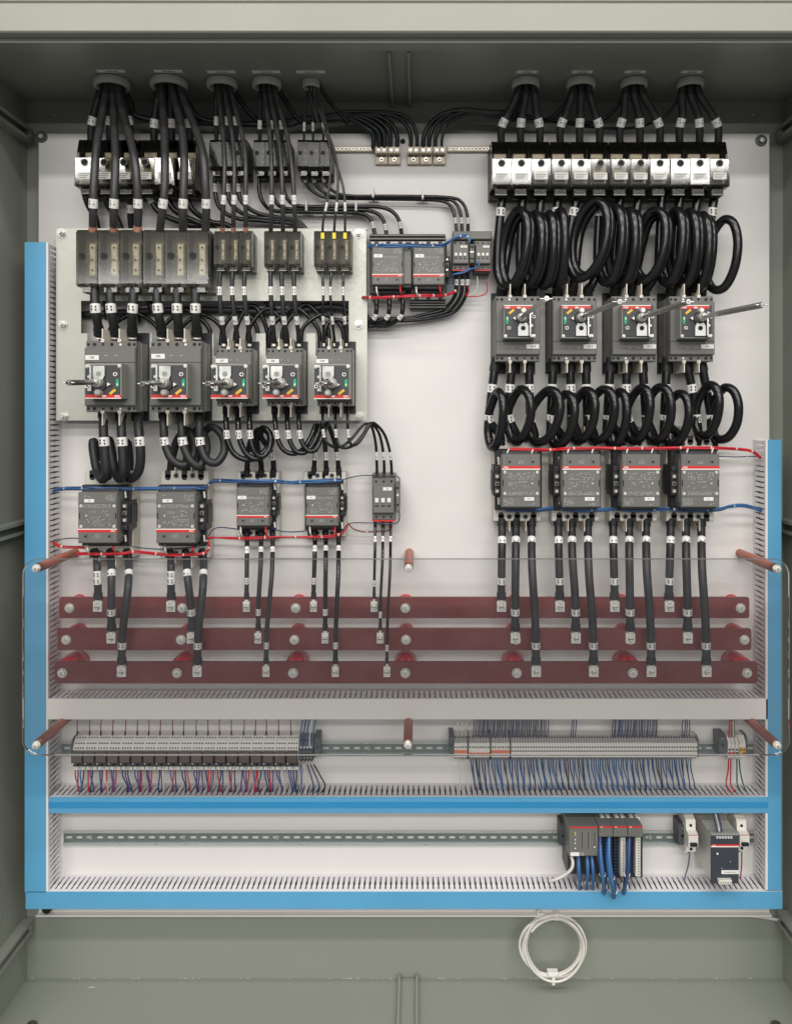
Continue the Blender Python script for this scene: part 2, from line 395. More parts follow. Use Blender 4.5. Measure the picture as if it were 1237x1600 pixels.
# ================================================================ wire ducts
def finger_wall(length, h):
    """slotted side wall: s along the duct, t = height above the panel"""
    p = .0128; n = int(length/p); b = MB(); prof = [(.012, .0012), (.017, .0024), (.021, .0014), (.032, .0020), (.041, .0031), (.050, .0020), (.058, .0014), (.064, .0024), (.068, .0012)]
    vs, fs = [], []
    k = h/.078
    for i in range(n):
        c = (i+.5)*length/n; half = length/n/2; b0 = len(vs); m = len(prof)
        for y in (0.0, .0018):
            for t, w in prof: vs += [(c-half+w, t*k, y), (c+half-w, t*k, y)]
        for j in range(m-1):
            a = b0+2*j; d = a+2*m
            fs += [(a, a+1, a+3, a+2), (d, d+2, d+3, d+1), (a, a+2, d+2, d), (a+1, d+1, d+3, a+3)]
    for t0, t1 in ((0, .012*k), (.068*k, h)):
        b0 = len(vs)
        for y in (0.0, .0018): vs += [(0, t0, y), (length, t0, y), (length, t1, y), (0, t1, y)]
        fs += [tuple(b0+q for q in f) for f in ((0, 1, 2, 3), (4, 7, 6, 5), (0, 4, 5, 1), (1, 5, 6, 2), (2, 6, 7, 3), (3, 7, 4, 0))]
    return vs, fs
HD = .078
def duct(label, u0, u1, v0, v1, slot, film, name='wire_duct', stripe=False):
    """front rectangle in the photo; slot = which wall is slotted and seen: 'L','R','T'"""
    a = P(u0, v1, HD+.004); c = P(u1, v0, HD+.004); w, H = c.x-a.x, c.z-a.z
    root = empty(name, (a.x, 0, a.z), label, 'wire duct', 'wire ducts round the panel')
    MB().box(.001, w-.001, .001, H-.001, 0.0005, .0025, 'duct_white').build('base', root)
    vert = slot in 'LR'; Lg = H if vert else w
    vs, fs = finger_wall(Lg, HD)
    if vert: vs = [((y if slot == 'L' else w-y), -t, s) for s, t, y in vs]
    else: vs = [(s, -t, H-y) for s, t, y in vs]
    b = MB(); b.add(vs, fs, 'duct_white'); fw = b.build('slotted_wall', root); fw['kind'] = 'stuff'
    b = MB()
    if vert:
        x = (w-.002, w) if slot == 'L' else (0, .002); b.box(x[0], x[1], 0, H, .003, HD, 'duct_white')
    else: b.box(0, w, 0, .002, .003, HD, 'duct_white')
    b.build('plain_wall', root)
    cv = MB(); e = .0012; cv.box(-e, w+e, -e, H+e, HD, HD+.0025, 'duct_cover', .001); cv.build('cover', root)
    if film:
        fl = MB(); d = .0016
        x0, x1, z0, z1 = -e, w+e, -e, H+e
        if slot == 'R': x1 -= px(3)
        if slot == 'L': x0 += px(3)
        fl.box(x0, x1, z0, z1, HD+.0027, HD+.0035, 'film_blue', .0004); fl.build('protective_film', root)
        if stripe:
            st = MB(); st.box(x0, x1, H*.30, H*.70, HD+.0036, HD+.0042, 'film_blue_deep'); st.build('film_strip', root)
    return root, w, H
duct('tall left wire duct with blue film on its cover', 39.5, 74.5, 379, 1394, 'R', True)
duct('short right wire duct with blue film on its cover', 1196.5, 1219.5, 688, 1391, 'L', True)
duct('bottom wire duct with plain blue film along the lower edge', 41, 1221, 1394, 1420, 'T', True)
duct('horizontal wire duct with two-tone blue film between the two mounting rails', 77, 1198, 1246, 1270, 'T', True, stripe=True)
duct('horizontal wire duct with bare white cover below the busbars', 76, 1200, 1093, 1124, 'T', False)
# dark wiring filling the ducts (seen through the slots)
def duct_fill(label, pts, mats, r=5):
    harness('duct_wire_bundle', label, 'wire bundle', pts, ['device_black']*2+mats, (), r*1.25, 'wire bundles inside the ducts', 2.0)
duct_fill('dark wires lying inside the tall left duct', [(68, 420, .03), (70, 800, .035), (71, 1380, .03)], ['wire_navy', 'cable_matte', 'wire_blue'], 4.4)
duct_fill('dark wires lying inside the short right duct', [(1195, 730, .03), (1196, 1000, .035), (1196, 1380, .03)], ['wire_navy', 'cable_matte', 'wire_blue'], 3)
duct_fill('dark wires lying inside the two-tone blue duct', [(90, 1245, .035), (640, 1244, .03), (1190, 1245, .035)], ['wire_navy', 'cable_matte', 'cable_matte'], 3.0)
duct_fill('dark wires lying inside the bottom blue duct', [(60, 1390, .035), (640, 1389, .03), (1205, 1390, .035)], ['cable_matte', 'wire_navy', 'cable_matte'], 3.2)
duct_fill('dark wires lying inside the white covered duct', [(90, 1099, .035), (640, 1098, .03), (1190, 1099, .035)], ['cable_matte', 'wire_navy', 'cable_matte'], 3.7)
# ================================================================ DIN rails
def din_rail(label, u0, u1, v):
    a = P(u0, v); c = P(u1, v); Lg = c.x-a.x; root = empty('din_rail', (a.x, 0, a.z), label, 'rail', 'slotted mounting rails')
    w = MB(); pch = .0255; n = int(Lg/pch); e = Lg/n; t0, t1 = .003, .0045
    w.box(0, Lg, .0032, .0125, t0, t1, 'zinc_web'); w.box(0, Lg, -.0125, -.0032, t0, t1, 'zinc_web')
    for i in range(n+1):
        x = i*e; x0, x1 = max(0, x-.0048), min(Lg, x+.0048)
        w.box(x0, x1, -.0032, .0032, t0, t1, 'zinc_web')
        if 0 < i < n:
            for sgn in (-1, 1):
                xx = x+sgn*.0048
                for zz in (-1, 1): w.add([(xx, -t1, zz*.0032), (xx+sgn*.002, -t1, zz*.0032), (xx, -t1, zz*.0012)], [(0, 1, 2)], 'zinc_web')
    w.build('slotted_web', root)
    f = MB()
    for sg in (-1, 1):
        f.box(0, Lg, min(sg*.0125, sg*.0137), max(sg*.0125, sg*.0137), t0, .0095, 'zinc_lip_lit')
        f.box(0, Lg, min(sg*.0137, sg*.0175), max(sg*.0137, sg*.0175), .0083, .0095, 'zinc_lip_lit', .0004)
    f.build('rail_lip', root)
    for i in range(2, n, 9):
        x = (i+.5)*e; s = MB(); s.cyl(x+.003, 0, .0042, t1, .0065, 'bolt_steel', 12); s.box(x-.0005, x+.0065, -.0005, .0005, .0065, .0067, 'hole_black'); s.build('rail_screw', root)
din_rail('upper slotted steel rail carrying both rows of terminal blocks', 98, 1179, 1168)
din_rail('lower slotted steel rail, mostly bare, carrying the controller modules', 101, 1182, 1307)
# ================================================================ busbars, insulators
BAR = [(93, 1170, 933, 966, .062, 'top'), (90, 1173, 982, 1016, .082, 'middle'), (86, 1183, 1034, 1068, .102, 'bottom')]
BU = [[109, 285, 462, 633, 808, 980, 1156], [104, 283, 460, 634, 806, 984, 1162], [98, 277, 458, 633, 807, 988, 1166]]
for k, (u0, u1, v0, v1, h, nm) in enumerate(BAR):
    a = P(u0, v1, h); c = P(u1, v0, h); w, H = c.x-a.x, c.z-a.z
    root = empty('busbar', (a.x, 0, a.z), f'long dark red insulated busbar, {nm} of the three behind the clear shield', 'busbar', 'three dark red busbars')
    r = .006; pts = []
    for cx, cz, a0 in ((w-r, H-r, 0), (r, H-r, 90), (r, r, 180), (w-r, r, 270)):
        for q in range(4): an = math.radians(a0+q*30); pts.append((cx+r*math.cos(an), cz+r*math.sin(an)))
    MB().prism_h(pts, h-.007, h, 'busbar_red').build('bar', root)
    for u in BU[k]:
        if u in (808, 980): continue
        q = P(u, (v0+v1)/2+.5, h); b = MB(); x, z = q.x-a.x, q.z-a.z
        b.cyl(x, z, .0118, h, h+.002, 'bolt_steel', 22); b.cyl(x, z, .0088, h+.002, h+.006, 'tin', 18, r1=.0075); b.cyl(x, z, .0045, h+.006, h+.0085, 'bolt_steel', 6, smooth=False); b.build('bar_bolt', root)
    for j, u in enumerate(BU[k]):
        q = P(u, (v0+v1)/2, h); hh = h-.0075
        i = MB(); rb_ = (.0185, .0215, .0285)[k]; i.lathe((0, 0, 0), [(.02, 0), (rb_*.95, .003), (rb_, hh*.35), (rb_*.94, hh*.5), (rb_, hh*.7), (rb_*.8, hh*.93), (.016, hh), (0, hh)], 'insulator_red', 'h', 20)
        io = i.build('standoff_insulator'); io.location = (q.x, 0, q.z)
        tag(io, f'glossy red insulator behind the {nm} busbar, {ORD[j]} from the left', 'insulator', 'red busbar insulators')
# ================================================================ shield on six brown rods
HS = .218
sh = empty('safety_shield', P(636, 1181, HS), 'large clear plastic shield with rounded corners in front of the busbars', 'shield'); s0 = sh.location
a = P(35, 1181, HS); c = P(1233, 873, HS); x0, x1, z0, z1 = a.x-s0.x, c.x-s0.x, a.z-s0.z, c.z-s0.z; r = px(26, HS)
def rrect(x0, x1, z0, z1, r, n=8):
    pts = []
    for cx, cz, a0 in ((x1-r, z1-r, 0), (x0+r, z1-r, 90), (x0+r, z0+r, 180), (x1-r, z0+r, 270)):
        for q in range(n+1): an = math.radians(a0+q*90/n); pts.append((cx+r*math.cos(an), cz+r*math.sin(an)))
    return pts
o1 = rrect(x0, x1, z0, z1, r); e = .0016; o2 = rrect(x0+e, x1-e, z0+e, z1-e, r-e)
n = len(o1)
MB().prism_h(o2, -.0045, 0, 'shield_clear').build('sheet', sh)
b = MB(); vs = [(x, -h, z) for h in (-.0048, .0003) for x, z in o1]+[(x, -h, z) for h in (-.0048, .0003) for x, z in o2]
b.add(vs, [f for k in range(n) for f in ((k, (k+1) % n, n+(k+1) % n, n+k), (n+k, n+(k+1) % n, 3*n+(k+1) % n, 3*n+k), (k, 2*n+k, 2*n+(k+1) % n, (k+1) % n))], 'shield_edge').build('polished_edge', sh)
for j, (u, v, lab) in enumerate(((54, 889, 'top left corner'), (638, 889, 'top middle'), (1216, 890, 'top right corner'), (54, 1167, 'bottom left corner'), (637, 1166, 'bottom middle'), (1216, 1167, 'bottom right corner'))):
    q = P(u, v, HS+.012); rod = MB(); rod.lathe((0, 0, 0), [(.0105, 0), (.0105, HS-.006), (.0098, HS-.0046), (0, HS-.0046)], 'rod_brown', 'h', 18)
    ro = empty('standoff_rod', (q.x, 0, q.z), f'brown insulating rod holding the clear shield at its {lab}', 'standoff', 'brown shield rods')
    rod.build('rod', ro)
    nn = MB(); nn.cyl(0, 0, .0095, HS+.0003, HS+.002, 'bolt_steel', 18); nn.cyl(0, 0, .0072, HS+.002, HS+.009, 'tin', 6, smooth=False); nn.cyl(0, 0, .0042, HS+.009, HS+.016, 'bolt_steel', 10, r1=.0032); nn.build('nut', ro)
# ================================================================ conduit bushings and label strips on the cabinet top
BUSH = [(175, 27, 'far left, first of five'), (264, 28, 'left group, second of five'), (347, 23, 'left group, third of five'), (417, 22, 'left group, fourth of five'), (486, 13, 'small one, last of the left five'),
        (821, 21, 'right group, first of four'), (907, 22, 'right group, second of four'), (990, 20, 'right group, third of four'), (1078, 20, 'right group, last of four')]
HBU = .10
STRIP = ['PB1', 'PB2', 'PB3', 'PB4', 'PB5', 'PB6', 'PB7', 'PB8', 'PB9']
for i, (u, r, lab) in enumerate(BUSH):
    x = (u-U0)/F*(D-HBU); R = px(r, HBU)
    o = MB().lathe((0, 0, 0), [(R*.78, .0), (R*1.0, 0), (R*1.04, -.004), (R*1.04, -.014), (R*.97, -.019), (R*.82, -.019), (R*.78, -.014), (R*.76, 0)], 'bushing_grey', 'z', 28).build('conduit_bushing')
    o.location = (x, -HBU, ZC-.0005); tag(o, f'grey plastic conduit ring on the cabinet top, {lab}', 'bushing', 'conduit bushings in the cabinet top')
    w = px(22 if i < 5 else 16, .14); hc = .150+(.004 if i < 2 else 0); us = u-1 if i < 5 else u+2
    xs_ = (us-U0)/F*(D-hc); s = MB()
    s.add([(-w, -.007, 0), (w, -.007, 0), (w, .007, 0), (-w, .007, 0), (-w, -.007, -.0008), (w, -.007, -.0008), (w, .007, -.0008), (-w, .007, -.0008)], [(0, 1, 2, 3), (4, 7, 6, 5), (0, 4, 5, 1), (1, 5, 6, 2), (2, 6, 7, 3), (3, 7, 4, 0)], 'label_strip')
    for q in range(-3, 4): s.add([(w*.13*q, -.003, -.0011), (w*.13*q+.0022, -.003, -.0011), (w*.13*q+.0022, .003, -.0011), (w*.13*q, .003, -.0011)], [(0, 3, 2, 1)], 'ink')
    so_ = s.build('label_strip'); so_.location = (xs_, -hc, ZC-.0004)
    tag(so_, f'printed white strip stuck above the conduit ring, {lab}', 'label', 'label strips on the cabinet top')
# ================================================================ power distribution blocks
def dist_block(label, group, u0, u1, v0, v1, hb, hf, cover, style, vt=0, holes=.33):
    a = P(u0, v1, hf); c = P(u1, v0, hf); w, H = c.x-a.x, c.z-a.z; dp = hf-hb
    root = empty('distribution_block', ((a.x+c.x)/2, -hb, (a.z+c.z)/2), label, 'distribution block', group)
    b = MB(); b.box(-w/2, w/2, -H/2-px(vt)*.6, H/2, 0, dp*.35, 'device_black' if style != 'smoke' else 'frame_grey', .001)
    for k in range(4): x = -w/2+w*k/3; b.box(max(-w/2, x-.0014), min(w/2, x+.0014), -H/2, H/2, dp*.35, dp*(.55 if style == 'bright' else .80), 'device_dark')
    b.build('base', root)
    for k in range(3):
        x0, x1 = -w/2+w*k/3, -w/2+w*(k+1)/3; ww = x1-x0; xc = (x0+x1)/2
        lg = MB()
        if style == 'bright':
            lg.box(x0+.005, x1-.005, -H*.42, H*.12, dp*.35, dp*.86, 'aluminium', .002); lg.box(x0+.007, x1-.007, H*.12, H*.30, dp*.35, dp*.6, 'aluminium', .002)
        else:
            lm = 'tin' if style == 'smoke' else 'device_mid'; lg.box(xc-ww*.06, xc+ww*.30, -H*.30, H*.28, dp*.35, dp*.78, lm, .003)  # lugs of the small rear blocks greyed, their shade put into colour
            for zz in (.20, -.02, -.20): lg.cyl(xc+ww*.12, H*zz, ww*.10, dp*.78, dp*.80, 'bolt_steel', 12); lg.cyl(xc+ww*.12, H*zz, ww*.055, dp*.80, dp*.802, 'hole_black', 8)
        lg.build('terminal_lug', root)
        cv = MB(); g = ww*.012
        if style == 'bright': prof = [(-H/2, dp*.3), (-H/2, dp-.004), (-H/2+.004, dp), (H*.07, dp), (H*.085, dp-.006), (H/2-.003, dp*.80), (H/2, dp*.76), (H/2, dp*.3)]
        else: prof = [(-H/2, dp*.3), (-H/2, dp-.006), (-H/2+.006, dp), (H/2-.008, dp), (H/2, dp-.008), (H/2, dp*.3)]
        cv.prism_x(-ww/2+g, ww/2-g, prof, cover); co = cv.build('cover', root); co.location = (xc, 0, 0)
        co.rotation_euler = (math.radians(random.uniform(-.5, .5)), 0, math.radians(random.uniform(-.5, .5)))
        hh = MB(); hx = xc+(0 if style == 'bright' else -ww*.22); hz = -H*.02 if style == 'bright' else H*.03; rr = min(px(4.6), ww*.15)
        hh.lathe((hx, -dp, hz), [(rr*1.25, -.003), (rr*1.25, .0012), (rr, .0012), (rr, -.002)], 'frame_grey' if style == 'bright' else 'device_dark', 'h', 16)
        hh.cyl(hx, hz, rr, dp-.004, dp+.0003, 'hole_black', 14); hh.build('screw_hole', root)
        if style == 'bright':
            lb = MB(); lb.box(xc-ww*.34, xc+ww*.34, -H*.36, -H*.22, dp+.0009, dp+.0012, 'label_strip')
            for q in range(3): lb.box(xc-ww*.28, xc+ww*(.1+.08*q), -H*.335+q*H*.038, -H*.325+q*H*.038, dp+.0012, dp+.0014, 'ink')
            lb.build('rating_label', root)
            for xe in (x0+.0001, x1-.0007): MB().box(xe, xe+.0006, -H/2, H*.07, dp-.003, dp+.0012, 'cover_smoke_front').build('cover_rib', root)
        if vt:
            tb = MB(); tb.box(xc-ww*.30, xc+ww*.30, -H/2-px(vt), -H/2-.001, dp*.55, dp*.86, 'cover_smoke_front'); tb.box(xc-ww*.30, xc+ww*.30, -H/2-px(vt), -H/2-px(vt)+.002, dp*.5, dp*.88, 'frame_grey'); tb.build('cover_tab', root)
    return root
RB = [(768, 860.5), (861.5, 953), (954.5, 1046), (1047, 1139)]
for k, (a, c) in enumerate(RB):
    dist_block(f'mirror-bright three-pole power block, {ORD[k]} of the four in the right row', 'right row of power blocks', a, c, 216, 291, 0, .11, 'cover_smoke', 'bright', 11)
dist_block('bright covered power block against the panel, far left behind the cables', 'left rear power blocks', 117, 209, 213, 291, 0, .11, 'cover_smoke', 'bright', 9)
dist_block('bright covered power block against the panel, second from left behind the cables', 'left rear power blocks', 211, 304, 213, 291, 0, .11, 'cover_smoke', 'bright', 9)
for k, (a, c) in enumerate(((327, 385), (396, 452), (464, 517))):
    dist_block(f'small dark power block against the panel, {LMR[k]} of three below the left conduit rings', 'small rear power blocks', a, c, 217, 264, 0, .09, 'cover_smoke_shaded', 'dark', 8)
for k, (a, c) in enumerate(((119, 221.5), (223.5, 326))):
    dist_block(f'large smoky power block on the galvanised plate, {("left", "right")[k]} of the big pair', 'power blocks on the galvanised plate', a, c, 358, 447, HP, HP+.085, 'cover_smoke_front', 'smoke', 8)
for k, (a, c) in enumerate(((334, 393), (412, 469.5), (490.5, 548))):
    dist_block(f'small smoky power block on the galvanised plate, {LMR[k]} of the three small ones', 'power blocks on the galvanised plate', a, c, 360, 416, HP, HP+.07, 'cover_smoke_front', 'smoke', 6)
# ================================================================ ground lugs and perforated ground strips
GL = [(586, 605), (606, 625), (636, 655), (656, 675), (677, 696)]
for k, (a, c) in enumerate(GL):
    q0 = P(a, 253, .03); q1 = P(c, 229, .03); w, H = q1.x-q0.x, q1.z-q0.z
    root = empty('ground_lug', ((q0.x+q1.x)/2, 0, q0.z), f'tan two-hole ground lug above the panel centre, {ORD[k]} from left', 'ground lug', 'ground lugs')
    b = MB(); b.box(-w/2, w/2, 0, H*.58, 0, .012, 'lug_tan', .001); b.prism_x(-w/2, w/2, [(H*.5, 0), (H*.5, .014), (H*.62, .028), (H, .028), (H, 0)], 'lug_tan'); b.build('body', root)
    s = MB()
    for x in (-w*.23, w*.23): s.box(x-w*.16, x+w*.16, H*.50, H*.60, .012, .0185, 'hole_black')
    s.build('cable_hole', root)
    for x in (-w*.23, w*.23): MB().box(x-.004, x+.004, H*.68, H*.9, .028, .0295, 'tin', .0005).build('clamp_screw', root)
    b = MB(); b.cyl(0, H*.26, .0055, .012, .017, 'bolt_steel', 12); b.cyl(0, H*.26, .0028, .017, .0173, 'hole_black', 6); b.build('screw', root)
for nm, a, c in (('left', 520, 584), ('right', 699, 764)):
    q0 = P(a, 237, .01); q1 = P(c, 228, .01); w, H = q1.x-q0.x, q1.z-q0.z
    root = empty('ground_strip', (q0.x, 0, q0.z), f'slim perforated ground bar {nm} of the tan lugs', 'ground bar', 'perforated ground bars')
    MB().box(0, w, 0, H, .002, .011, 'lug_tan', .001).build('bar', root)
    n = 11; s = MB()
    for i in range(n): s.cyl(w*(i+.5)/n, H*.45, H*.30, .011, .0125, 'tin', 8); s.cyl(w*(i+.5)/n, H*.45, H*.17, .0125, .0127, 'hole_black', 6)
    so_ = s.build('screws', root); so_['kind'] = 'stuff'
# ================================================================ moulded case breakers with rotary handles
def breaker(label, group, body, hb, dep, plate, hplate, flip, lbl, tip, htip, text_s, size, hub=None):
    u0, u1, v0, v1 = body; hf = hb+dep
    a = P(u0, v1, hf); c = P(u1, v0, hf); w, H = c.x-a.x, c.z-a.z; cx, cz = (a.x+c.x)/2, (a.z+c.z)/2
    root = empty('circuit_breaker', (cx, -hb, cz), label, 'circuit breaker', group, flip)
    sg = -1 if flip else 1
    def loc(u, v, h): q = P(u, v, h); return sg*(q.x-cx), sg*(q.z-cz)
    x0, x1, z0, z1 = -w/2, w/2, -H/2, H/2
    MB().box(x0-.002, x1+.002, z0-H*.16, z1+H*.13, .0004, .004, 'device_black').build('base_pad', root)
    cs = 'frame_grey' if flip else 'device_grey'; b = MB(); b.box(x0, x1, z0+H*.015, z1-H*.015, .004, dep*.55, cs, .001)  # flipped cases in lighter grey: light on their side faces painted in
    b.box(x0+.0015, x1-.0015, z0, z1, dep*.55, dep*.80, cs, .0004); b.box(x0+.0008, x1-.0008, z0, z1, dep*.80, dep*.90, 'device_grey', .0015)
    b.build('case', root)
    MB().box(x0+.0005, x1-.0005, z0+H*.10, z1-H*.09, dep*.90, dep, 'device_grey', .002).build('front_cover', root)
    sm = MB(); zs = z0+H*.305; sm.box(x0+.001, x1-.001, zs-.0006, zs+.0006, dep, dep+.0003, 'hole_black'); sm.box(x1-w*.16, x1-w*.155, zs, z0+H*.62, dep, dep+.0003, 'hole_black'); sm.build('cover_seam', root)
    for zz in (z1-H*.048, z0+H*.05):
        hl = MB()
        for i, fx in enumerate((.05, .15, .32, .49, .66, .83, .95)):
            rr = w*(.030 if i % 2 else .024)
            hl.cyl(x0+w*fx, zz, rr*1.25, dep*.90, dep*.905, 'device_mid' if i in (2, 4) else 'device_dark', 12); hl.cyl(x0+w*fx, zz, rr, dep*.905, dep*.908, 'hole_black' if i not in (2,) else 'tin', 10)
        hl.build('screw_recess', root)
    # phase barriers
    for fx in (.335, .665):
        for s2 in (1, -1):
            zb = z1 if s2 > 0 else z0; e = H*.17
            pb = MB(); pb.prism_x(x0+w*fx-.0012, x0+w*fx+.0012, [(zb-s2*.004, dep*.12), (zb-s2*.004, dep*.94), (zb+s2*e*1.1, dep*.94), (zb+s2*e*.9, dep*.12)] if s2 > 0 else [(zb+.004, dep*.94), (zb+.004, dep*.12), (zb-e, dep*.12), (zb-e, dep*.94)], 'barrier_cream')
            pb.box(x0+w*fx-.004, x0+w*fx+.004, zb-.004, zb+.003, dep*.90, dep*.93, 'barrier_cream'); pb.build('phase_barrier', root)
    # rotary handle operator
    pa = loc(plate[0], plate[2], hplate); pc = loc(plate[1], plate[3], hplate)
    qx0, qx1 = sorted((pa[0], pc[0])); qz0, qz1 = sorted((pa[1], pc[1])); pw, ph = qx1-qx0, qz1-qz0; hp = hplate-hb
    X = lambda f: qx0+pw*f
    Z = lambda f: qz1-ph*f
    op = MB(); op.box(qx0, qx1, qz0, qz1, dep, hp-.003, 'frame_grey', .0012).build('operator_box', root)
    MB().box(X(.03), X(.985), Z(.955), Z(.0), hp-.003, hp-.0012, 'device_dark', .0006).build('operator_plate', root)
    hp -= .0012
    b = MB(); b.box(X(.0), X(.9 if not flip else 1.0), Z(.105), Z(.015), hp, hp+.0004, 'band_red'); b.box(X(.0), X(.9 if not flip else 1.0), Z(.018), Z(-.008), hp, hp+.0008, 'band_white'); b.build('red_band', root)
    text(root, 'ABB', ph*.085, X(.11), Z(.066), hp+.0006, 'band_white', False, 'brand_lettering')
    MB().box(X(.42), X(.52), Z(.09), Z(.045), hp+.0004, hp+.0006, 'band_white').build('band_print', root)
    y = MB(); ang = math.radians(38); ca, sa = math.cos(ang), math.sin(ang); L2, W2 = pw*.10, pw*.036; xc_, zc_ = X(.24), Z(.19)
    y.prism_h([(xc_+dx*ca-dz*sa, zc_+dx*sa+dz*ca) for dx, dz in ((-L2, -W2), (L2, -W2), (L2, W2), (-L2, W2))], hp, hp+.0006, 'yellow'); y.build('trip_arc', root)
    gI = MB(); gI.prism_h([(X(.065), Z(.34)), (X(.065), Z(.55)), (X(.12), Z(.57)), (X(.145), Z(.5)), (X(.145), Z(.34))][::-1], hp, hp+.001, 'green'); gI.box(X(.09), X(.125), Z(.43), Z(.37), hp+.001, hp+.0012, 'band_white'); gI.build('position_indicator', root)
    for fx, fz in ((.16, .69), (.94, .35)):
        k = MB(); k.lathe((X(fx), -hp, Z(fz)), [(pw*.058, 0), (pw*.058, .003), (pw*.034, .003), (pw*.03, 0)], 'band_white', 'h', 14); k.cyl(X(fx), Z(fz), pw*.033, hp, hp+.0006, 'hole_black', 10); k.build('test_socket', root)
    k = MB(); k.cyl(X(.58), Z(.40), pw*.20, hp, hp+.006, 'device_dark', 22, r1=pw*.17); k.prism_h([(X(.27), Z(.40)), (X(.36), Z(.345)), (X(.36), Z(.455))], hp+.002, hp+.008, 'band_white'); k.build('pointer_dial', root)
    hub_x, hub_z = (X(.56), Z(.39)) if hub is None else loc(hub[0], hub[1], hplate)
    k = MB(); k.cyl(hub_x, hub_z, pw*.15, hp+.004, hp+.020, 'knob_plastic', 20, r1=pw*.13); k.cyl(hub_x, hub_z, pw*.10, hp+.020, hp+.032, 'knob_metal', 16, r1=pw*.08); k.build('hub', root)
    k = MB(); k.cyl(X(.60), Z(.17), pw*.10, hp, hp+.015, 'knob_plastic', 18, r1=pw*.085); k.cyl(X(.60), Z(.17), pw*.05, hp+.015, hp+.017, 'knob_metal', 12); k.build('push_button', root)
    k = MB(); k.prism_h([(X(.44), Z(.93)), (X(.76), Z(.93)), (X(.76), Z(.62)), (X(.70), Z(.53)), (X(.50), Z(.53)), (X(.44), Z(.66))], hp+.002, hp+.006, 'plate_glare' if not flip else 'knob_metal'); k.cyl(X(.60), Z(.70), pw*.075, hp+.006, hp+.0064, 'hole_black' if not flip else 'frame_grey', 12); k.build('padlock_plate', root)
    k = MB(); k.box(X(.785), X(.845), Z(.94), Z(.2), hp+.002, hp+.010, 'knob_metal', .001)
    for fz in (.25, .62, .93): k.cyl(X(.86), Z(fz), pw*.042, hp, hp+.008, 'bolt_steel', 10)
    k.build('link_bar', root)
    for fx, fz in ((.945, .92), (.05, .93)): bolt(root, X(fx), Z(fz), hp, pw*.036, 'plate_screw', True)
    # square drive shaft
    t = P(tip[0], tip[1], htip); tv = Vector((sg*(t.x-cx), t.y+hb, sg*(t.z-cz))); s0_ = Vector((hub_x, -(hp+.025), hub_z))
    s = MB(); rr = .0062 if not flip else .0058; s.tube([s0_, s0_.lerp(tv, .985), tv], [rr, rr, rr*.55], 'shaft_dark' if flip else 'shaft_metal', 4); so_ = s.build('drive_shaft', root)
    d = (tv-s0_).normalized(); q = tv-d*.008; s = MB(); s.tube([q+Vector((-.012, 0, 0)), q+Vector((.012, 0, 0))], .0014, 'knob_metal', 8); s.tube([q-d*.006, q+d*.007], .0048, 'knob_metal', 10); s.build('shaft_pin', so_)
    # label
    la = loc(lbl[0], lbl[2], hf); lc = loc(lbl[1], lbl[3], hf); lx0, lx1 = sorted((la[0], lc[0])); lz0, lz1 = sorted((la[1], lc[1]))
    lo = MB().box(lx0, lx1, lz0, lz1, dep+.0002, dep+.0014, 'marker_white').build('label_plate', root)
    text(lo, text_s, (lz1-lz0)*.62, (lx0+lx1)/2, (lz0+lz1)/2, dep+.0016, 'ink', flip)
    pr = MB()
    for fx, n in ((.36, 3), (.55, 3)): pr.box(x0+w*fx, x0+w*(fx+.05), zs-H*.10, zs-H*.094, dep+.0001, dep+.0003, 'print_white')
    pr.build('print', root)
    return root
GR = 'rotary breakers with bare drive shafts'
for k, (u0, tip, hubp) in enumerate(((773.8, (854, 466), (813.5, 496.5)), (863, (968, 471), (906.5, 496.5)), (956.2, (1075.5, 471), (1000, 497)), (1046.3, (1192, 476), (1094.5, 496)))):
    dx = u0-773.8
    breaker(f'dark grey breaker with long bare shaft, {ORD[k]} from left in the right-hand row', GR, (u0, u0+70, 462, 564.5), 0, .105, (787+dx*1.006+k*.6, 836.5+dx*1.006+k*.6, 477, 528.5), .142, False, (821.8+dx, 841.8+dx, 538, 544.8), tip, .50, f'CB {4-k}', 'M', hubp)
LB = [('large grey breaker at the far left of the galvanised plate', (132, 212, 532, 644), (133, 189.5, 568, 622.5), (134, 155, 555, 562.5), (105, 598), (155, 598), .098, 'CB5'),
      ('large grey breaker, second from left on the galvanised plate', (233.5, 314.5, 532, 644), (236, 292.5, 568, 622.5), (237, 258, 553, 560.5), (222, 599.5), (258, 598.5), .098, 'CB6'),
      ('small grey breaker, left of the three small ones on the galvanised plate', (337, 393.5, 543.5, 634.5), (329.5, 386.7, 568.5, 622.3), (337.5, 356.5, 560.5, 567), (324, 599), (358, 599), .085, 'CB7'),
      ('small grey breaker, middle of the three small ones on the galvanised plate', (416, 472.5, 543.5, 634.5), (410, 466.5, 568.5, 622.3), (416.5, 436, 561, 567.5), (411, 599), (440, 599), .085, 'CB8'),
      ('small grey breaker, right of the three small ones on the galvanised plate', (494.5, 550.5, 543.5, 634.5), (490.5, 546.5, 568.5, 623), (494.5, 513, 561, 567.5), (501, 599), (519.5, 599), .085, 'CB9')]
for lab, body, plate, lbl, tip, hubp, dep, ts in LB:
    breaker(lab, GR, body, HP, dep, plate, HP+dep+.045, True, lbl, tip, .335, ts, 'L', hubp)
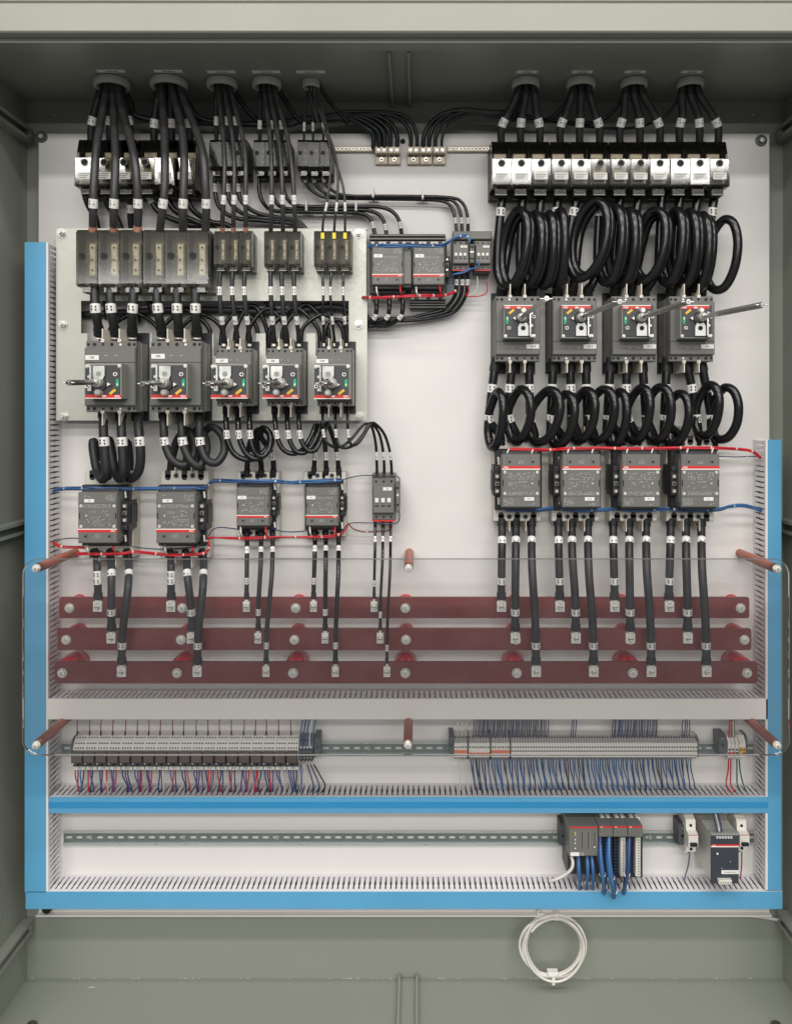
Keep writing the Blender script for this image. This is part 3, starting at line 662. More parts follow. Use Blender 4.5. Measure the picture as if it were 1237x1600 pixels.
# ================================================================ contactors
def print_rows(b, x0, x1, z0, z1, rows, h, seed, dens=.7):
    rnd = random.Random(seed); dz = (z1-z0)/rows
    for r in range(rows):
        x = x0; z = z0+dz*r
        while x < x1-.001:
            ln = rnd.uniform(.001, .0042); e = min(x1, x+ln)
            if rnd.random() < dens: b.box(x, e, z, z+dz*.24, h, h+.0002, 'print_white')
            x = e+rnd.uniform(.0008, .003)
def contactor(label, group, face, hf, flip, bw, bh, hw, hh, ts, seed, lblf=(.585, .835, .805, .87), screws=True, pads=True, hb=0):
    u0, u1, v0, v1 = face; a = P(u0, v1, hf); c = P(u1, v0, hf); w, H = c.x-a.x, c.z-a.z; cx, cz = (a.x+c.x)/2, (a.z+c.z)/2
    root = empty('contactor', (cx, -hb, cz), label, 'contactor', group, flip); dep = hf-hb
    x0, z1 = -w/2, H/2
    X = lambda f: x0+w*f
    Z = lambda f: z1-H*f
    # light terminal housings top and bottom with U slots
    hs = MB(); hs.box(-hw/2, hw/2, -hh/2, hh/2, .001, dep*.42, 'housing_grey', .002); hs.build('terminal_housing', root)
    for s2 in (1, -1):
        zb = s2*hh/2
        for i in range(3):
            nt_ = MB()
            xx = -hw*.34+hw*.34*i; ww = hw*.060; z_a, z_b = sorted((zb, zb-s2*hh*.075))
            nt_.box(xx-ww, xx+ww, z_a-.0002, z_b, dep*.12, dep*.42+.0006, 'device_black'); nt_.cyl(xx, zb-s2*hh*.075, ww, dep*.25, dep*.42+.0006, 'device_black', 14)
            nt_.build('terminal_slot', root)
        sc = MB()
        for xx in (-hw*.17, hw*.17): sc.cyl(xx, zb-s2*hh*.055, hw*.055, dep*.42, dep*.43, 'device_mid', 14); sc.cyl(xx, zb-s2*hh*.055, hw*.036, dep*.43, dep*.433, 'hole_black', 10)
        sc.build('mounting_screw', root)
        if pads:
            for xx in (-hw*.17, hw*.17):
                pb = MB(); z_a, z_b = sorted((zb-s2*.004, zb+s2*hh*.11)); pb.box(xx-.0012, xx+.0012, z_a, z_b, dep*.05, dep*.5, 'barrier_cream'); pb.build('phase_barrier', root)
    MB().box(-bw/2, bw/2, -bh/2, bh/2, dep*.42, dep*.62, 'device_black', .002).build('base', root)
    for s2 in (1, -1): MB().box(-w*.46, w*.46, s2*H*.5-.006 if s2 < 0 else s2*H*.5-.002, s2*H*.5+.002 if s2 < 0 else s2*H*.5+.006, dep*.62, dep*.85, 'device_dark').build('coil_housing', root)
    poly = [(X(.0), Z(1)), (X(1), Z(1)), (X(1), Z(.93)), (X(1.015), Z(.92)), (X(1.015), Z(.08)), (X(.985), Z(.0)), (X(.015), Z(0)), (X(-.015), Z(.08)), (X(-.015), Z(.92)), (X(0), Z(.93))]
    f = MB(); f.box(X(0), X(1), Z(1), Z(0), dep*.62, dep, 'device_grey', .0022); f.box(X(-.02), X(1.02), Z(.92), Z(.08), dep*.62, dep*.93, 'device_grey', .001); f.build('front_body', root)
    b = MB(); b.box(X(0), X(1), Z(.268), Z(.218), dep, dep+.0004, 'band_red'); b.box(X(0), X(1), Z(.288), Z(.268), dep, dep+.0003, 'band_white'); b.build('red_band', root)
    text(root, 'ABB', H*.05, X(.10), Z(.244), dep+.0007, 'band_white', False, 'brand_lettering')
    for fx in (.13, .75): MB().box(X(fx), X(fx+.005), Z(.21), Z(.05), dep, dep+.0002, 'hole_black').build('coil_seam', root)
    for fx in (.20, .81): g = MB(); g.cyl(X(fx), Z(.14), w*.032, dep, dep+.0012, 'device_dark', 12); g.cyl(X(fx), Z(.14), w*.02, dep+.0012, dep+.0014, 'hole_black', 8); g.build('coil_terminal', root)
    for fx in (.02, .95): MB().box(X(fx), X(fx+.025), Z(.60), Z(.48), dep, dep+.0004, 'hole_black').build('latch_slot', root)
    if screws:
        for fx in (.075, .92):
            for fz in (.335, .735):
                k = MB(); k.cyl(X(fx), Z(fz), w*.038, dep, dep+.0016, 'tin', 14); k.box(X(fx)-w*.022, X(fx)+w*.022, Z(fz)-w*.004, Z(fz)+w*.004, dep+.0016, dep+.0018, 'hole_black'); k.build('face_screw', root)
    pr = MB(); print_rows(pr, X(.17), X(.62), Z(.47), Z(.33), 5, dep+.0001, seed, .55); print_rows(pr, X(.66), X(.86), Z(.47), Z(.32), 5, dep+.0001, seed+1, .5)
    print_rows(pr, X(.44), X(.66), Z(.53), Z(.49), 2, dep+.0001, seed+2, .8); print_rows(pr, X(.17), X(.4), Z(.64), Z(.51), 4, dep+.0001, seed+3, .4)
    print_rows(pr, X(.54), X(.72), Z(.62), Z(.57), 2, dep+.0001, seed+4, .5); print_rows(pr, X(.17), X(.86), Z(.76), Z(.69), 3, dep+.0001, seed+5, .8)
    print_rows(pr, X(.05), X(.30), Z(.95), Z(.82), 6, dep+.0001, seed+6, .7); print_rows(pr, X(.70), X(.86), Z(.95), Z(.90), 2, dep+.0001, seed+7, .5); print_rows(pr, X(.44), X(.58), Z(.175), Z(.10), 3, dep+.0001, seed+8, .9)
    pr.cyl(X(.79), Z(.545), w*.022, dep+.0001, dep+.0004, 'print_white', 10); pd = pr.build('printed_data', root); pd['kind'] = 'stuff'
    pq = MB(); pq.box(X(.155), X(.158), Z(.78), Z(.30), dep, dep+.0002, 'device_mid'); pq.box(X(.86), X(.863), Z(.78), Z(.30), dep, dep+.0002, 'device_mid'); pq.box(X(0), X(1), Z(.792), Z(.788), dep, dep+.0002, 'hole_black'); pq.build('face_seam', root)
    lo = MB().box(X(lblf[0]), X(lblf[1]), Z(lblf[3]), Z(lblf[2]), dep+.0003, dep+.0013, 'marker_white').build('label_plate', root)
    text(lo, ts, H*.046, X((lblf[0]+lblf[1])/2), Z((lblf[2]+lblf[3])/2), dep+.0015, 'ink', flip)
    # auxiliary contact block on the side
    ax0, ax1 = X(-.19), X(-.03); q = MB(); q.box(ax0, ax1, Z(.80), Z(.22), dep*.30, dep*.78, 'device_black', .002)
    q.box(ax0-.002, ax1, Z(.72), Z(.34), dep*.30, dep*.66, 'device_black', .001); q.build('auxiliary_contact', root)
    for fz in (.27, .42, .56, .70):
        k = MB(); k.box(ax0+.003, ax1-.001, Z(fz+.05), Z(fz-.03), dep*.78, dep*.82, 'device_mid' if fz > .3 else 'device_dark', .001); k.cyl((ax0+ax1)/2+.001, Z(fz+.01), w*.03, dep*.82, dep*.825, 'tin' if fz in (.42, .70) else 'hole_black', 10); k.build('auxiliary_terminal', root)
    return root
for k, u0 in enumerate((783.8, 878, 971.5, 1063.6)):
    contactor(f'large contactor with red band on top, {ORD[k]} from left in the right-hand row', 'large contactors', (u0, u0+59.8, 710, 793), .128, False, .112, .146, .116, .208, f'C {4-k}', 40+k*11)
for k, u0 in enumerate((122.3, 244.5)):
    contactor(f'large contactor with red band near its foot, {("far left", "second from left")[k]} in the lower left row', 'large contactors', (u0, u0+61, 769.5, 849), .128, True, .112, .146, .118, .212, f'C{5+k}', 90+k*11)
for k, u0 in enumerate((370, 477.7)):
    contactor(f'medium contactor, {("left", "right")[k]} of the pair in the middle of the lower left row', 'medium contactors', (u0, u0+50.5, 762, 822), .105, True, .092, .120, .104, .158, f'C{7+k}', 130+k*11, lblf=(.70, .97, .70, .79), screws=False, pads=False)
for k, u0 in enumerate((581, 645.5)):
    contactor(f'medium contactor, {("left", "right")[k]} of the joined pair between the two cable fields', 'medium contactors', (u0, u0+48.5, 386, 445), .105, True, .088, .122, .085, .140, f'C{11-k}', 170+k*11, lblf=(.66, .94, .72, .81), screws=False, pads=False)
# heat sink style mounting plates behind that pair
for nm, va, vb in (('above', 364, 385), ('below', 465, 481)):
    a = P(577 if nm == 'above' else 640, vb, .04); c = P(696, va, .04); w, H = c.x-a.x, c.z-a.z
    o = empty('finned_plate', (a.x, 0, a.z), f'dark ribbed strip {nm} the joined contactor pair', 'ribbed plate', 'ribbed plates')
    MB().box(0, w, 0, H, .001, .028, 'device_dark').build('base', o)
    for i in range(4): z = H*(i+.1)/4; MB().box(0, w, z, z+H*.11, .028, .040, 'device_mid').build('rib', o)
a = P(628, 449, .09); c = P(643, 388, .09)
o = empty('interlock_module', (a.x, 0, a.z), 'plain grey interlock module between the joined contactor pair', 'interlock')
w, H = c.x-a.x, c.z-a.z; MB().box(0, w, H*.08, H, 0, .09, 'device_mid', .002).build('body', o); MB().box(0, w, 0, H*.08, 0, .085, 'device_black', .001).build('foot', o); MB().box(w*.45, w*.52, H*.93, H*1.04, .06, .088, 'wire_white').build('tie', o)
# small contactors
def small_contactor(label, u0, u1, v0, v1, hf, auxside, ts, group='small contactors'):
    a = P(u0, v1, hf); c = P(u1, v0, hf); w, H = c.x-a.x, c.z-a.z
    root = empty('small_contactor', ((a.x+c.x)/2, 0, (a.z+c.z)/2), label, 'contactor', group); x0, z1 = -w/2, H/2
    X = lambda f: x0+w*f
    Z = lambda f: z1-H*f
    b = MB(); b.box(X(0), X(1), Z(1), Z(0), .001, hf*.72, 'device_dark', .002); b.box(X(0), X(1), Z(.97), Z(.03), hf*.72, hf*.84, 'device_grey', .002); b.build('case', root)
    MB().box(X(.04), X(.96), Z(.80), Z(.19), hf*.84, hf, 'device_grey', .002).build('front_body', root)
    for fz in (.10, .90):
        for fx in (.17, .5, .83): t = MB(); t.cyl(X(fx), Z(fz), w*.075, hf*.84, hf*.845, 'device_mid', 12); t.cyl(X(fx), Z(fz), w*.055, hf*.845, hf*.848, 'hole_black', 10); t.build('terminal_screw', root)
    for fx in (.13, .40, .66):
        k = MB(); k.box(X(fx), X(fx+.16), Z(.56), Z(.46), hf, hf+.003, 'band_white', .001); k.box(X(fx), X(fx+.16), Z(.65), Z(.62), hf, hf+.0004, 'hole_black'); k.box(X(fx+.03), X(fx+.13), Z(.46), Z(.42), hf, hf+.002, 'device_mid'); k.build('slide_button', root)
    MB().box(X(0), X(1), Z(1.0), Z(.965), hf*.84, hf*.845, 'band_red').build('red_band', root)
    lo = MB().box(X(.48), X(.86), Z(.29), Z(.22), hf, hf+.0012, 'marker_white').build('label_plate', root); text(lo, ts, H*.05, X(.67), Z(.255), hf+.0014)
    sx_ = (1.02, 1.20) if auxside > 0 else (-.20, -.02); q = MB(); q.box(X(sx_[0]), X(sx_[1]), Z(.76), Z(.14), 0.01, hf*.9, 'device_grey', .002); q.build('auxiliary_contact', root)
    q = MB(); m_ = (sx_[0]+sx_[1])/2
    for fz, mm in ((.24, 'hole_black'), (.40, 'tin'), (.62, 'hole_black')): q.cyl(X(m_), Z(fz), w*.055, hf*.9, hf*.906, mm, 10)
    q.build('auxiliary_terminal', root)
    MB().box(X(-.02), X(1.02), Z(.02), Z(-.06), 0, hf*.45, 'device_mid', .002).build('rail_foot', root)
    return root
small_contactor('small contactor with three white buttons at right end of lower left row', 581, 617, 746, 816, .085, 1, 'C9')
small_contactor('small contactor with blue wires, left of the pair beside the ribbed plates', 706.5, 733, 373, 421.5, .085, 1, 'C10', 'small contactors')
small_contactor('small contactor with white and red wires, right of the pair beside the ribbed plates', 742, 767.5, 373, 421.5, .085, -1, 'C12', 'small contactors')
a = P(707, 374, .04); c = P(768, 361, .04); o = MB().box(0, c.x-a.x, 0, c.z-a.z, .0, .04, 'device_mid', .002).build('mounting_adapter'); o.location = (a.x, 0, a.z); tag(o, 'plain grey adapter strip above the two small contactors beside the ribbed plates', 'adapter')
# ================================================================ power cables
BN = ['far left', 'second', 'third', 'fourth', 'fifth']
FR = {0: [[(168, 122, .10), (165, 150, .105), (158, 190, .12), (151, 232, .15), (147, 290, .165), (146, 330, .155), (145.5, 361, .125)], [(175, 122, .10), (177, 160, .105), (179, 205, .13), (181, 250, .16), (179, 300, .168), (178, 335, .155), (178, 361, .125)], [(183, 122, .10), (188, 160, .105), (199, 200, .13), (209, 240, .16), (214, 280, .168), (216, 325, .155), (215.5, 361, .125)]],
      1: [[(252, 122, .10), (254, 160, .105), (257, 205, .13), (258, 250, .16), (257, 300, .168), (253, 335, .155), (250, 361, .125)], [(266, 122, .10), (274, 160, .105), (284, 200, .13), (288, 250, .16), (287, 300, .168), (286, 335, .155), (286, 361, .125)], [(279, 122, .10), (289, 160, .105), (305, 200, .13), (317, 240, .16), (321, 285, .168), (322.5, 325, .155), (321, 361, .125)]],
      2: [[(340, 122, .10), (343, 160, .105), (348, 205, .13), (351, 250, .15), (350, 300, .155), (348, 335, .14), (348, 362, .11)], [(349, 122, .10), (354, 160, .105), (362, 205, .13), (366, 250, .15), (366, 300, .155), (365, 335, .14), (365, 362, .11)], [(357, 122, .10), (365, 160, .105), (377, 205, .13), (383.5, 245, .15), (384, 300, .155), (384, 335, .14), (384, 362, .11)]],
      3: [[(411, 122, .10), (415, 160, .105), (421, 205, .13), (424, 250, .15), (424.5, 300, .155), (424, 335, .14), (423, 362, .11)], [(419, 122, .10), (424, 160, .105), (433, 205, .13), (439, 250, .15), (441, 300, .155), (442, 335, .14), (442, 362, .11)], [(427, 122, .10), (434, 160, .105), (447, 205, .13), (455, 250, .15), (459, 300, .155), (460.5, 335, .14), (461, 362, .11)]],
      4: [[(482, 122, .10), (485, 150, .105), (497, 190, .12), (514, 222, .13), (516.5, 262, .14), (511, 315, .14), (505, 345, .13), (504, 364, .11)], [(487, 122, .10), (491, 150, .105), (507, 195, .12), (521, 232, .13), (528, 272, .14), (526, 318, .14), (523, 345, .13), (522, 364, .11)], [(492, 122, .10), (497, 150, .105), (511, 200, .12), (525, 255, .13), (536, 292, .14), (539, 322, .14), (539, 345, .13), (539, 364, .11)]]}
RAD = [6.1, 6.1, 3.5, 3.5, 1.9]
for i in range(5):
    for j in range(3):
        cable(f'{"thick" if i < 2 else "slim"} cable from the {BN[i]} left conduit ring down to the plate, {LMR[j]} of three', 'incoming cables to the galvanised plate', FR[i][j], RAD[i], [(318, 318, 312, 312, 323)[i]], 'cable_grey' if i < 4 else 'cable_grey', mlen=13, copper=(9 if i in (0, 2) else 0))
        if i == 4:
            q = FR[4][j][-1]; y = MB().box(-px(2.6), px(2.6), -px(5), px(4), 0, .0015, 'yellow_ferrule', .0005); p = P(q[0], 368, .121); yo = y.build('ferrule'); yo.location = p; tag(yo, f'bright yellow ferrule in the right small power block, {LMR[j]} of three', 'ferrule', 'yellow ferrules')
RR = [[(160, 147), (172, 172), (186, 201)], [(250, 241), (264, 268), (280, 297)], [(338, 338), (348, 356), (358, 369)], [(407, 406), (417, 424), (427, 440)], [(482, 475), (488, 489), (493, 505)]]
for i in range(5):
    for j, (ua, ub) in enumerate(RR[i]):
        if i == 0: ub = (143, 172, 203)[j]
        cable(f'short cable from the {BN[i]} left conduit ring to the rear block, {LMR[j]} of three', 'incoming cables to the rear left blocks', [(ua, 122, .085), (ua+(ub-ua)*.3, 150, .08), (ub+(ua-ub)*.15, 185, .07), (ub, 205, .062), (ub, 222, .055)], (6.0, 6.0, 3.4, 3.2, 1.9)[i], [(189, 193, 189, 195, 198)[i]], 'cable_matte', mlen=13)
# rear blocks -> behind the plate and across to the centre
rb = [((132, 297, .05), (138, 318, .045), (150, 345, .03), (158, 400, .02), (170, 500, .02)), ((163, 297, .05), (168, 318, .045), (184, 345, .03), (200, 400, .02), (215, 505, .02)), ((194, 297, .05), (203, 312, .045), (205, 345, .03), (212, 400, .02), (240, 490, .02))]
for j, p in enumerate(rb): cable(f'black cable below the far left rear block going behind the plate, {LMR[j]} of three', 'cables from the rear left blocks', p, 5.6, [326] if j == 2 else [], 'cable_black')
rb = [((228, 297, .05), (237, 315, .05), (252, 334, .045), (290, 350, .03), (330, 362, .02), (400, 450, .02), (440, 500, .02)), ((258, 297, .05), (264, 315, .05), (276, 331, .045), (310, 348, .03), (350, 362, .02), (420, 450, .02)), ((289, 297, .05), (293, 312, .05), (303, 330, .045), (330, 347, .03), (370, 362, .02), (440, 460, .02))]
for j, p in enumerate(rb): cable(f'black cable sweeping right below the second rear block, {LMR[j]} of three', 'cables from the rear left blocks', p, 4.6, [312] if j == 0 else [], 'cable_black')
rb = [((337, 268, .04), (336, 298, .04), (344, 325, .04), (370, 341, .035), (420, 346, .03), (470, 357, .02), (500, 420, .02), (520, 490, .02)), ((357, 268, .04), (356, 300, .04), (364, 322, .04), (390, 338, .035), (430, 343, .03), (474, 356, .02), (510, 430, .02)), ((372, 268, .04), (372, 296, .04), (380, 318, .04), (405, 334, .035), (440, 341, .03), (476, 355, .02), (516, 440, .02))]
for j, p in enumerate(rb): cable(f'black cable sweeping right below the left small rear block, {LMR[j]} of three', 'cables from the small rear blocks', p, 3.5, [294], 'cable_black', grid=True)
rb = [((406, 268, .04), (405, 296, .04), (411, 316, .04), (427, 329, .032), (470, 331, .028), (530, 332, .028), (565, 334, .03), (580, 345, .03), (586.5, 372, .03)), ((424, 268, .04), (425, 298, .04), (432, 317, .04), (448, 326, .033), (480, 327, .03), (540, 327.5, .03), (580, 330, .032), (598, 343, .032), (605, 372, .03)), ((440, 268, .04), (443, 296, .045), (452, 314, .045), (468, 322, .036), (500, 323, .034), (560, 322.5, .034), (600, 325, .034), (621, 340, .034), (628.5, 372, .03))]
for j, p in enumerate(rb): cable(f'black cable from the middle small rear block to the joined contactors, {LMR[j]} of three', 'cables from the small rear blocks', p, 3.2, [(352, 355, 352)[j]], 'cable_black', grid=True, mlen=10)
rb = [((474, 270, .04), (478, 286, .04), (490, 300, .035), (515, 309, .03), (600, 311, .026), (680, 313, .026), (702, 320, .028), (710, 338, .03), (713.5, 366, .03)), ((489, 270, .04), (492, 285, .04), (505, 300, .036), (530, 308, .033), (610, 308.5, .03), (690, 310.5, .03), (712, 318, .032), (720, 338, .032), (721.5, 366, .03)), ((504, 270, .04), (507, 284, .042), (520, 298, .04), (545, 306, .037), (620, 306.5, .034), (700, 308.5, .034), (722, 317, .034), (730, 338, .034), (731, 366, .03))]
for j, p in enumerate(rb): cable(f'black cable from the right small rear block to the small contactors, {LMR[j]} of three', 'cables from the small rear blocks', p, 2.7, [281, 345], 'cable_black', grid=True, mlen=9)
for u, v in ((482, 329), (558, 329), (584, 308), (660, 310)):
    o = empty('cable_clip', P(u, v+5, 0), f'white adhesive cable mount with tie, {"lower" if v > 320 else "upper"} run, {"left" if u in (482, 584) else "right"} one', 'cable mount', 'adhesive cable mounts')
    MB().box(-px(8), px(8), -px(3), px(2), 0, .004, 'panel_white', .001).build('pad', o); MB().box(-px(1.6), px(1.6), -px(2), px(13), .004, .047, 'marker_white', .001).build('tie', o)
# loops glimpsed through the slot of the plate
for j, (ua, ub, top) in enumerate(((345, 405, 486), (366, 420, 480), (386, 450, 484), (420, 500, 482), (440, 515, 478), (470, 538, 492), (505, 545, 500), (250, 330, 486), (170, 250, 490), (280, 350, 492))):
    cable(f'dark cable arching behind the plate slot, {ORD[j]} one', 'cables arching behind the plate slot', [(ua, 540, .03), (ua+4, 512, .03), ((ua+ub)/2-8, top+2, .026), ((ua+ub)/2+8, top+1, .026), (ub-4, 512, .022), (ub, 545, .02)], 3.6, [], 'cable_black')
cable('thick dark cable lying along the top of the plate slot', 'cables arching behind the plate slot', [(130, 492, .012), (300, 484, .016), (440, 488, .016), (520, 480, .016), (575, 498, .02)], 6, [], 'cable_matte')
# plate blocks -> left breakers
PB = [[(148, 155, .11), (172, 180, .11), (208, 207, .11)], [(245, 253, .11), (276, 280, .11), (305, 308, .11)], [(345, 350, .10), (364.5, 371, .10), (383.5, 390, .10)], [(422.5, 428, .10), (440, 447, .10), (459, 467, .10)], [(502, 506, .10), (519, 522, .10), (537, 541, .10)]]
for i in range(5):
    for j, (ua, ub, h) in enumerate(PB[i]):
        big = i < 2; va, vb = (444, 524) if big else (414, 535)
        bend = (ua-2) if i in (2,) else (505 if (i == 4 and j == 0) else (516 if (i == 4 and j == 1) else (536 if i == 4 else ua+.5)))
        cable(f'black cable between plate block and breaker {ORD[i]} from left, {LMR[j]} of three', 'cables between plate blocks and left breakers', [(ua, va, h), (bend, va+(vb-va)*.3, h+.01), ((bend+ub)/2-1, va+(vb-va)*.62, h+.008), (ub, vb-8, h-.02), (ub, vb, h-.028)], (7, 7, 3.6, 3.6, 2.2)[i], [482] if big else [455, 500], 'cable_matte' if big else ('cable_black' if i == 4 else 'cable_matte'), lug1='tube', shrink=(0, 14 if big else 10), grid=True)
# left breakers -> left contactors
BL = [[[(162, 640, .085), (162, 668, .125), (164, 705, .13), (166, 738, .125), (160, 749, .10), (152, 735, .07), (146.5, 705, .055), (146, 690, .05), (149, 700, .045), (151, 730, .04), (152, 752, .035)],
       [(190, 640, .085), (190, 668, .125), (192, 705, .13), (193, 737, .125), (187, 748, .10), (180, 735, .07), (173.5, 705, .055), (171, 688, .05), (175, 705, .045), (177, 730, .04), (177, 752, .035)],
       [(216, 640, .085), (217, 670, .125), (220, 705, .13), (218, 733, .12), (208, 747, .10), (198, 742, .075), (196, 715, .06), (199, 692, .05), (202, 715, .045), (202, 735, .04), (201, 752, .035)]],
      [[(255, 640, .085), (256, 665, .12), (258, 692, .125), (268, 717, .13), (286, 727, .125), (301, 715, .11), (304, 692, .09), (293, 673, .075), (278, 686, .06), (270, 712, .05), (267, 735, .04), (266, 752, .035)],
       [(283, 640, .085), (284, 665, .12), (286, 692, .125), (297, 718, .13), (312, 728, .125), (322, 708, .11), (322, 688, .09), (311, 671, .075), (298, 686, .06), (293, 712, .05), (291, 735, .04), (291, 752, .035)],
       [(312, 640, .085), (312, 665, .12), (313, 692, .125), (322, 717, .13), (338, 723, .125), (350, 706, .11), (348, 682, .09), (332, 667, .075), (318, 680, .06), (315, 712, .05), (315, 735, .04), (315, 752, .035)]],
      [[(353, 632, .08), (353.5, 660, .11), (356, 688, .115), (366, 709, .115), (384, 718, .11), (403, 714, .10), (420, 696, .09), (419, 676, .08), (403, 672, .07), (392, 688, .06), (387, 715, .05), (386, 745, .04)],
       [(371, 632, .08), (372, 660, .11), (375, 688, .115), (386, 710, .115), (402, 717, .11), (418, 706, .10), (425, 688, .09), (415, 670, .08), (402, 682, .07), (404, 708, .06), (408, 725, .05), (408, 745, .04)],
       [(390, 632, .08), (390, 660, .11), (392, 688, .115), (399, 708, .115), (411, 713, .11), (422, 698, .10), (422, 678, .09), (411, 668, .08), (408, 682, .07), (421, 702, .06), (427, 720, .05), (427, 745, .04)]],
      [[(428, 632, .08), (430, 660, .11), (434, 686, .115), (443, 703, .115), (459, 709, .11), (474, 701, .10), (486, 682, .09), (494, 664, .075), (495, 685, .06), (492, 712, .05), (490, 742, .04)],
       [(447, 632, .08), (449, 660, .11), (452, 686, .115), (462, 705, .115), (476, 707, .11), (489, 694, .10), (498, 675, .09), (503, 663, .075), (507, 685, .06), (509, 715, .05), (510, 742, .04)],
       [(466, 632, .08), (467, 660, .11), (470, 686, .115), (480, 703, .115), (492, 703, .11), (502, 686, .10), (508, 668, .09), (512, 663, .075), (521, 685, .06), (527, 712, .05), (529.5, 742, .04)]],
      [[(504, 632, .08), (504, 655, .11), (506, 680, .11), (513, 694, .11), (529, 699, .10), (546, 689, .09), (562, 670, .08), (572, 662, .07), (581, 668, .06), (587, 695, .05), (588.5, 725, .04), (589, 748, .035)],
       [(524, 632, .08), (524, 655, .11), (525.5, 684, .11), (533, 699, .11), (550, 697, .10), (566, 680, .09), (575, 664, .08), (581, 662, .07), (592, 677, .06), (598, 702, .05), (600, 725, .04), (600, 748, .035)],
       [(543, 632, .08), (543, 655, .11), (544, 680, .11), (549, 695, .11), (560, 692, .10), (572, 674, .09), (579, 663, .08), (586, 662, .07), (600, 678, .06), (608, 702, .05), (611, 725, .04), (612, 748, .035)]]]
for i in range(5):
    for j in range(3):
        cable(f'looped black cable below the left breaker {ORD[i]} from left, {LMR[j]} of three', 'cables between left breakers and contactors', BL[i][j], (7, 6.3, 4.4, 3.9, 2.3)[i], [(690, 690, 679, 679, 677)[i]]+([-712] if i > 1 else []), 'cable_matte' if i < 2 else 'cable_black', lug0='tube', lug1='tube', shrink=(18 if i < 4 else 12, 12 if i > 1 else 0), grid=True)
# right blocks -> right breakers, coiled
US = [784, 814, 844, 876, 906, 937, 969, 1000, 1031, 1062, 1093, 1122]
UE = [783, 806, 830, 870, 893, 918, 960, 984, 1007, 1047, 1071, 1095]
LP = [(805, 388, 21, 60), (834, 390, 15, 56), (857, 390, 11, 57), (873, 388, 9, 60), (922, 374, 28, 60), (957, 382, 17, 60), (981, 386, 14, 58), (1017, 384, 24, 56), (1052, 386, 16, 58), (1076, 388, 15, 58), (1097, 394, 13, 58), (1127, 398, 24, 56)]
def coil(us, vs_, ue, ve, c, hs, turns=1, seed=0):
    rnd = random.Random(seed); cu, cv, rx, ry = c; p = [(us, vs_, hs), ((us*2+cu-rx)/3, vs_+16, hs+.005)]
    n = 9*turns+1; tl = rx*rnd.uniform(.22, .46)
    for i in range(n):
        t = i/9; a = math.radians(180+360*t); k = 1-.07*max(0, t-.5)+rnd.uniform(-.012, .012); off = (t-.5*turns)*(7 if turns > 1 else 0)
        dh = .058*(.5+.5*math.cos(a-.25))-.012*max(0, t-1)
        p.append((cu+off+rx*k*math.cos(a)+tl*math.sin(a)*.9, cv-ry*k*math.sin(a)+rnd.uniform(-1.2, 1.2), hs+.004+dh))
    p += [((cu-rx*.6+ue*2)/3, ve-24, hs+.002), (ue, ve-8, hs-.008), (ue, ve, hs-.015)]
    return p
for k in range(12):
    cable(f'thick glossy black cable coiled below the right power blocks, {ORD[k]} from left', 'coiled cables above the right breakers', coil(US[k], 290, UE[k], 462, LP[k], .05, 1 if k in (3, 11) else 2, 70+k), 7, [332] if k in (0, 3, 4, 5, 6, 11) else [], 'cable_black', lug1='tube', shrink=(14, 16), seg=6, sides=11, grid=True)
    cable(f'thick black cable from the {ORD[k//3]} right conduit ring, {LMR[k % 3]} of three', 'incoming cables to the right row', [(BUSH[5+k//3][0]+(k % 3-1)*10, 122, .10), (BUSH[5+k//3][0]+(k % 3-1)*14, 148, .098), (US[k]+(BUSH[5+k//3][0]-US[k])*.25, 178, .085), (US[k]-1, 200, .075), (US[k]-1, 228, .06)], 6, [192], 'cable_matte', lug1=None, mlen=13)
# right breakers -> right contactors, coiled
US2 = [777, 802, 825.5, 865, 889.5, 913.5, 955, 978, 1001, 1042.6, 1067.7, 1090.6]
UE2 = [785, 809, 834, 879, 903, 928, 972, 997, 1021, 1064, 1089, 1113]
LP2 = [(774, 655, 11, 43), (811, 648, 18, 40), (850, 650, 23, 41), (878, 656, 18, 41), (910, 649, 18, 40), (938, 648, 21, 41), (963, 654, 15, 43), (996, 647, 18, 42), (1028, 647, 20, 42), (1056, 655, 19, 41), (1104, 641, 18, 40), (1131, 647, 22, 41)]
for k in range(12):
    cable(f'thick glossy black cable coiled below the right breakers, {ORD[k]} from left', 'coiled cables below the right breakers', coil(US2[k], 560, UE2[k], 702, LP2[k], .05, 1, 20+k), 7, [607, -654], 'cable_black', lug0='tube', lug1='tube', shrink=(22, 14), seg=6, sides=11, grid=True)
# contactors -> busbars
HBAR = [.062, .082, .102]; VB = [935, 984, 1036]
def dropset(lab, tops, ends, vt, r, m, mk):
    for j in range(3):
        h = HBAR[j]+.004; ut, ue = tops[j], ends[j]; ve = VB[j]
        pts = [(ut, vt, .045), (ut, vt+22, .06), (ut+(ue-ut)*.15, vt+(ve-vt)*.35, h+.01), (ut+(ue-ut)*(.8 if j else .7), vt+(ve-vt)*.68, h+.012), (ue, ve-16, h+.006), (ue, ve, h)]
        cable(f'cable dropping from {lab} to the {("top", "middle", "bottom")[j]} busbar', 'cables down to the busbars', pts, r, [mk, -(VB[j]-(28 if r > 3 else 24))], m, lug0='tube', lug1='pad', shrink=(10, 9), grid=True, mlen=10)
for k in range(4):
    dropset(f'the right row contactor {ORD[k]} from left', [(784, 805.5, 830), (872, 893, 918), (957.5, 982.5, 1008.7), (1047, 1071, 1095)][k], [(783, 804.5, 837), (874, 899, 926.6), (959.4, 983.7, 1016.5), (1044.6, 1073.5, 1102.5)][k], 812, 6.3, 'cable_matte', 845)
dropset('the far left large contactor', (152, 174.6, 202), (153.6, 174.6, 190.8), 858, 6, 'cable_matte', 897)
dropset('the second large contactor from left', (267.7, 292, 318.5), (267.7, 299.8, 308.8), 858, 6, 'cable_matte', 897)
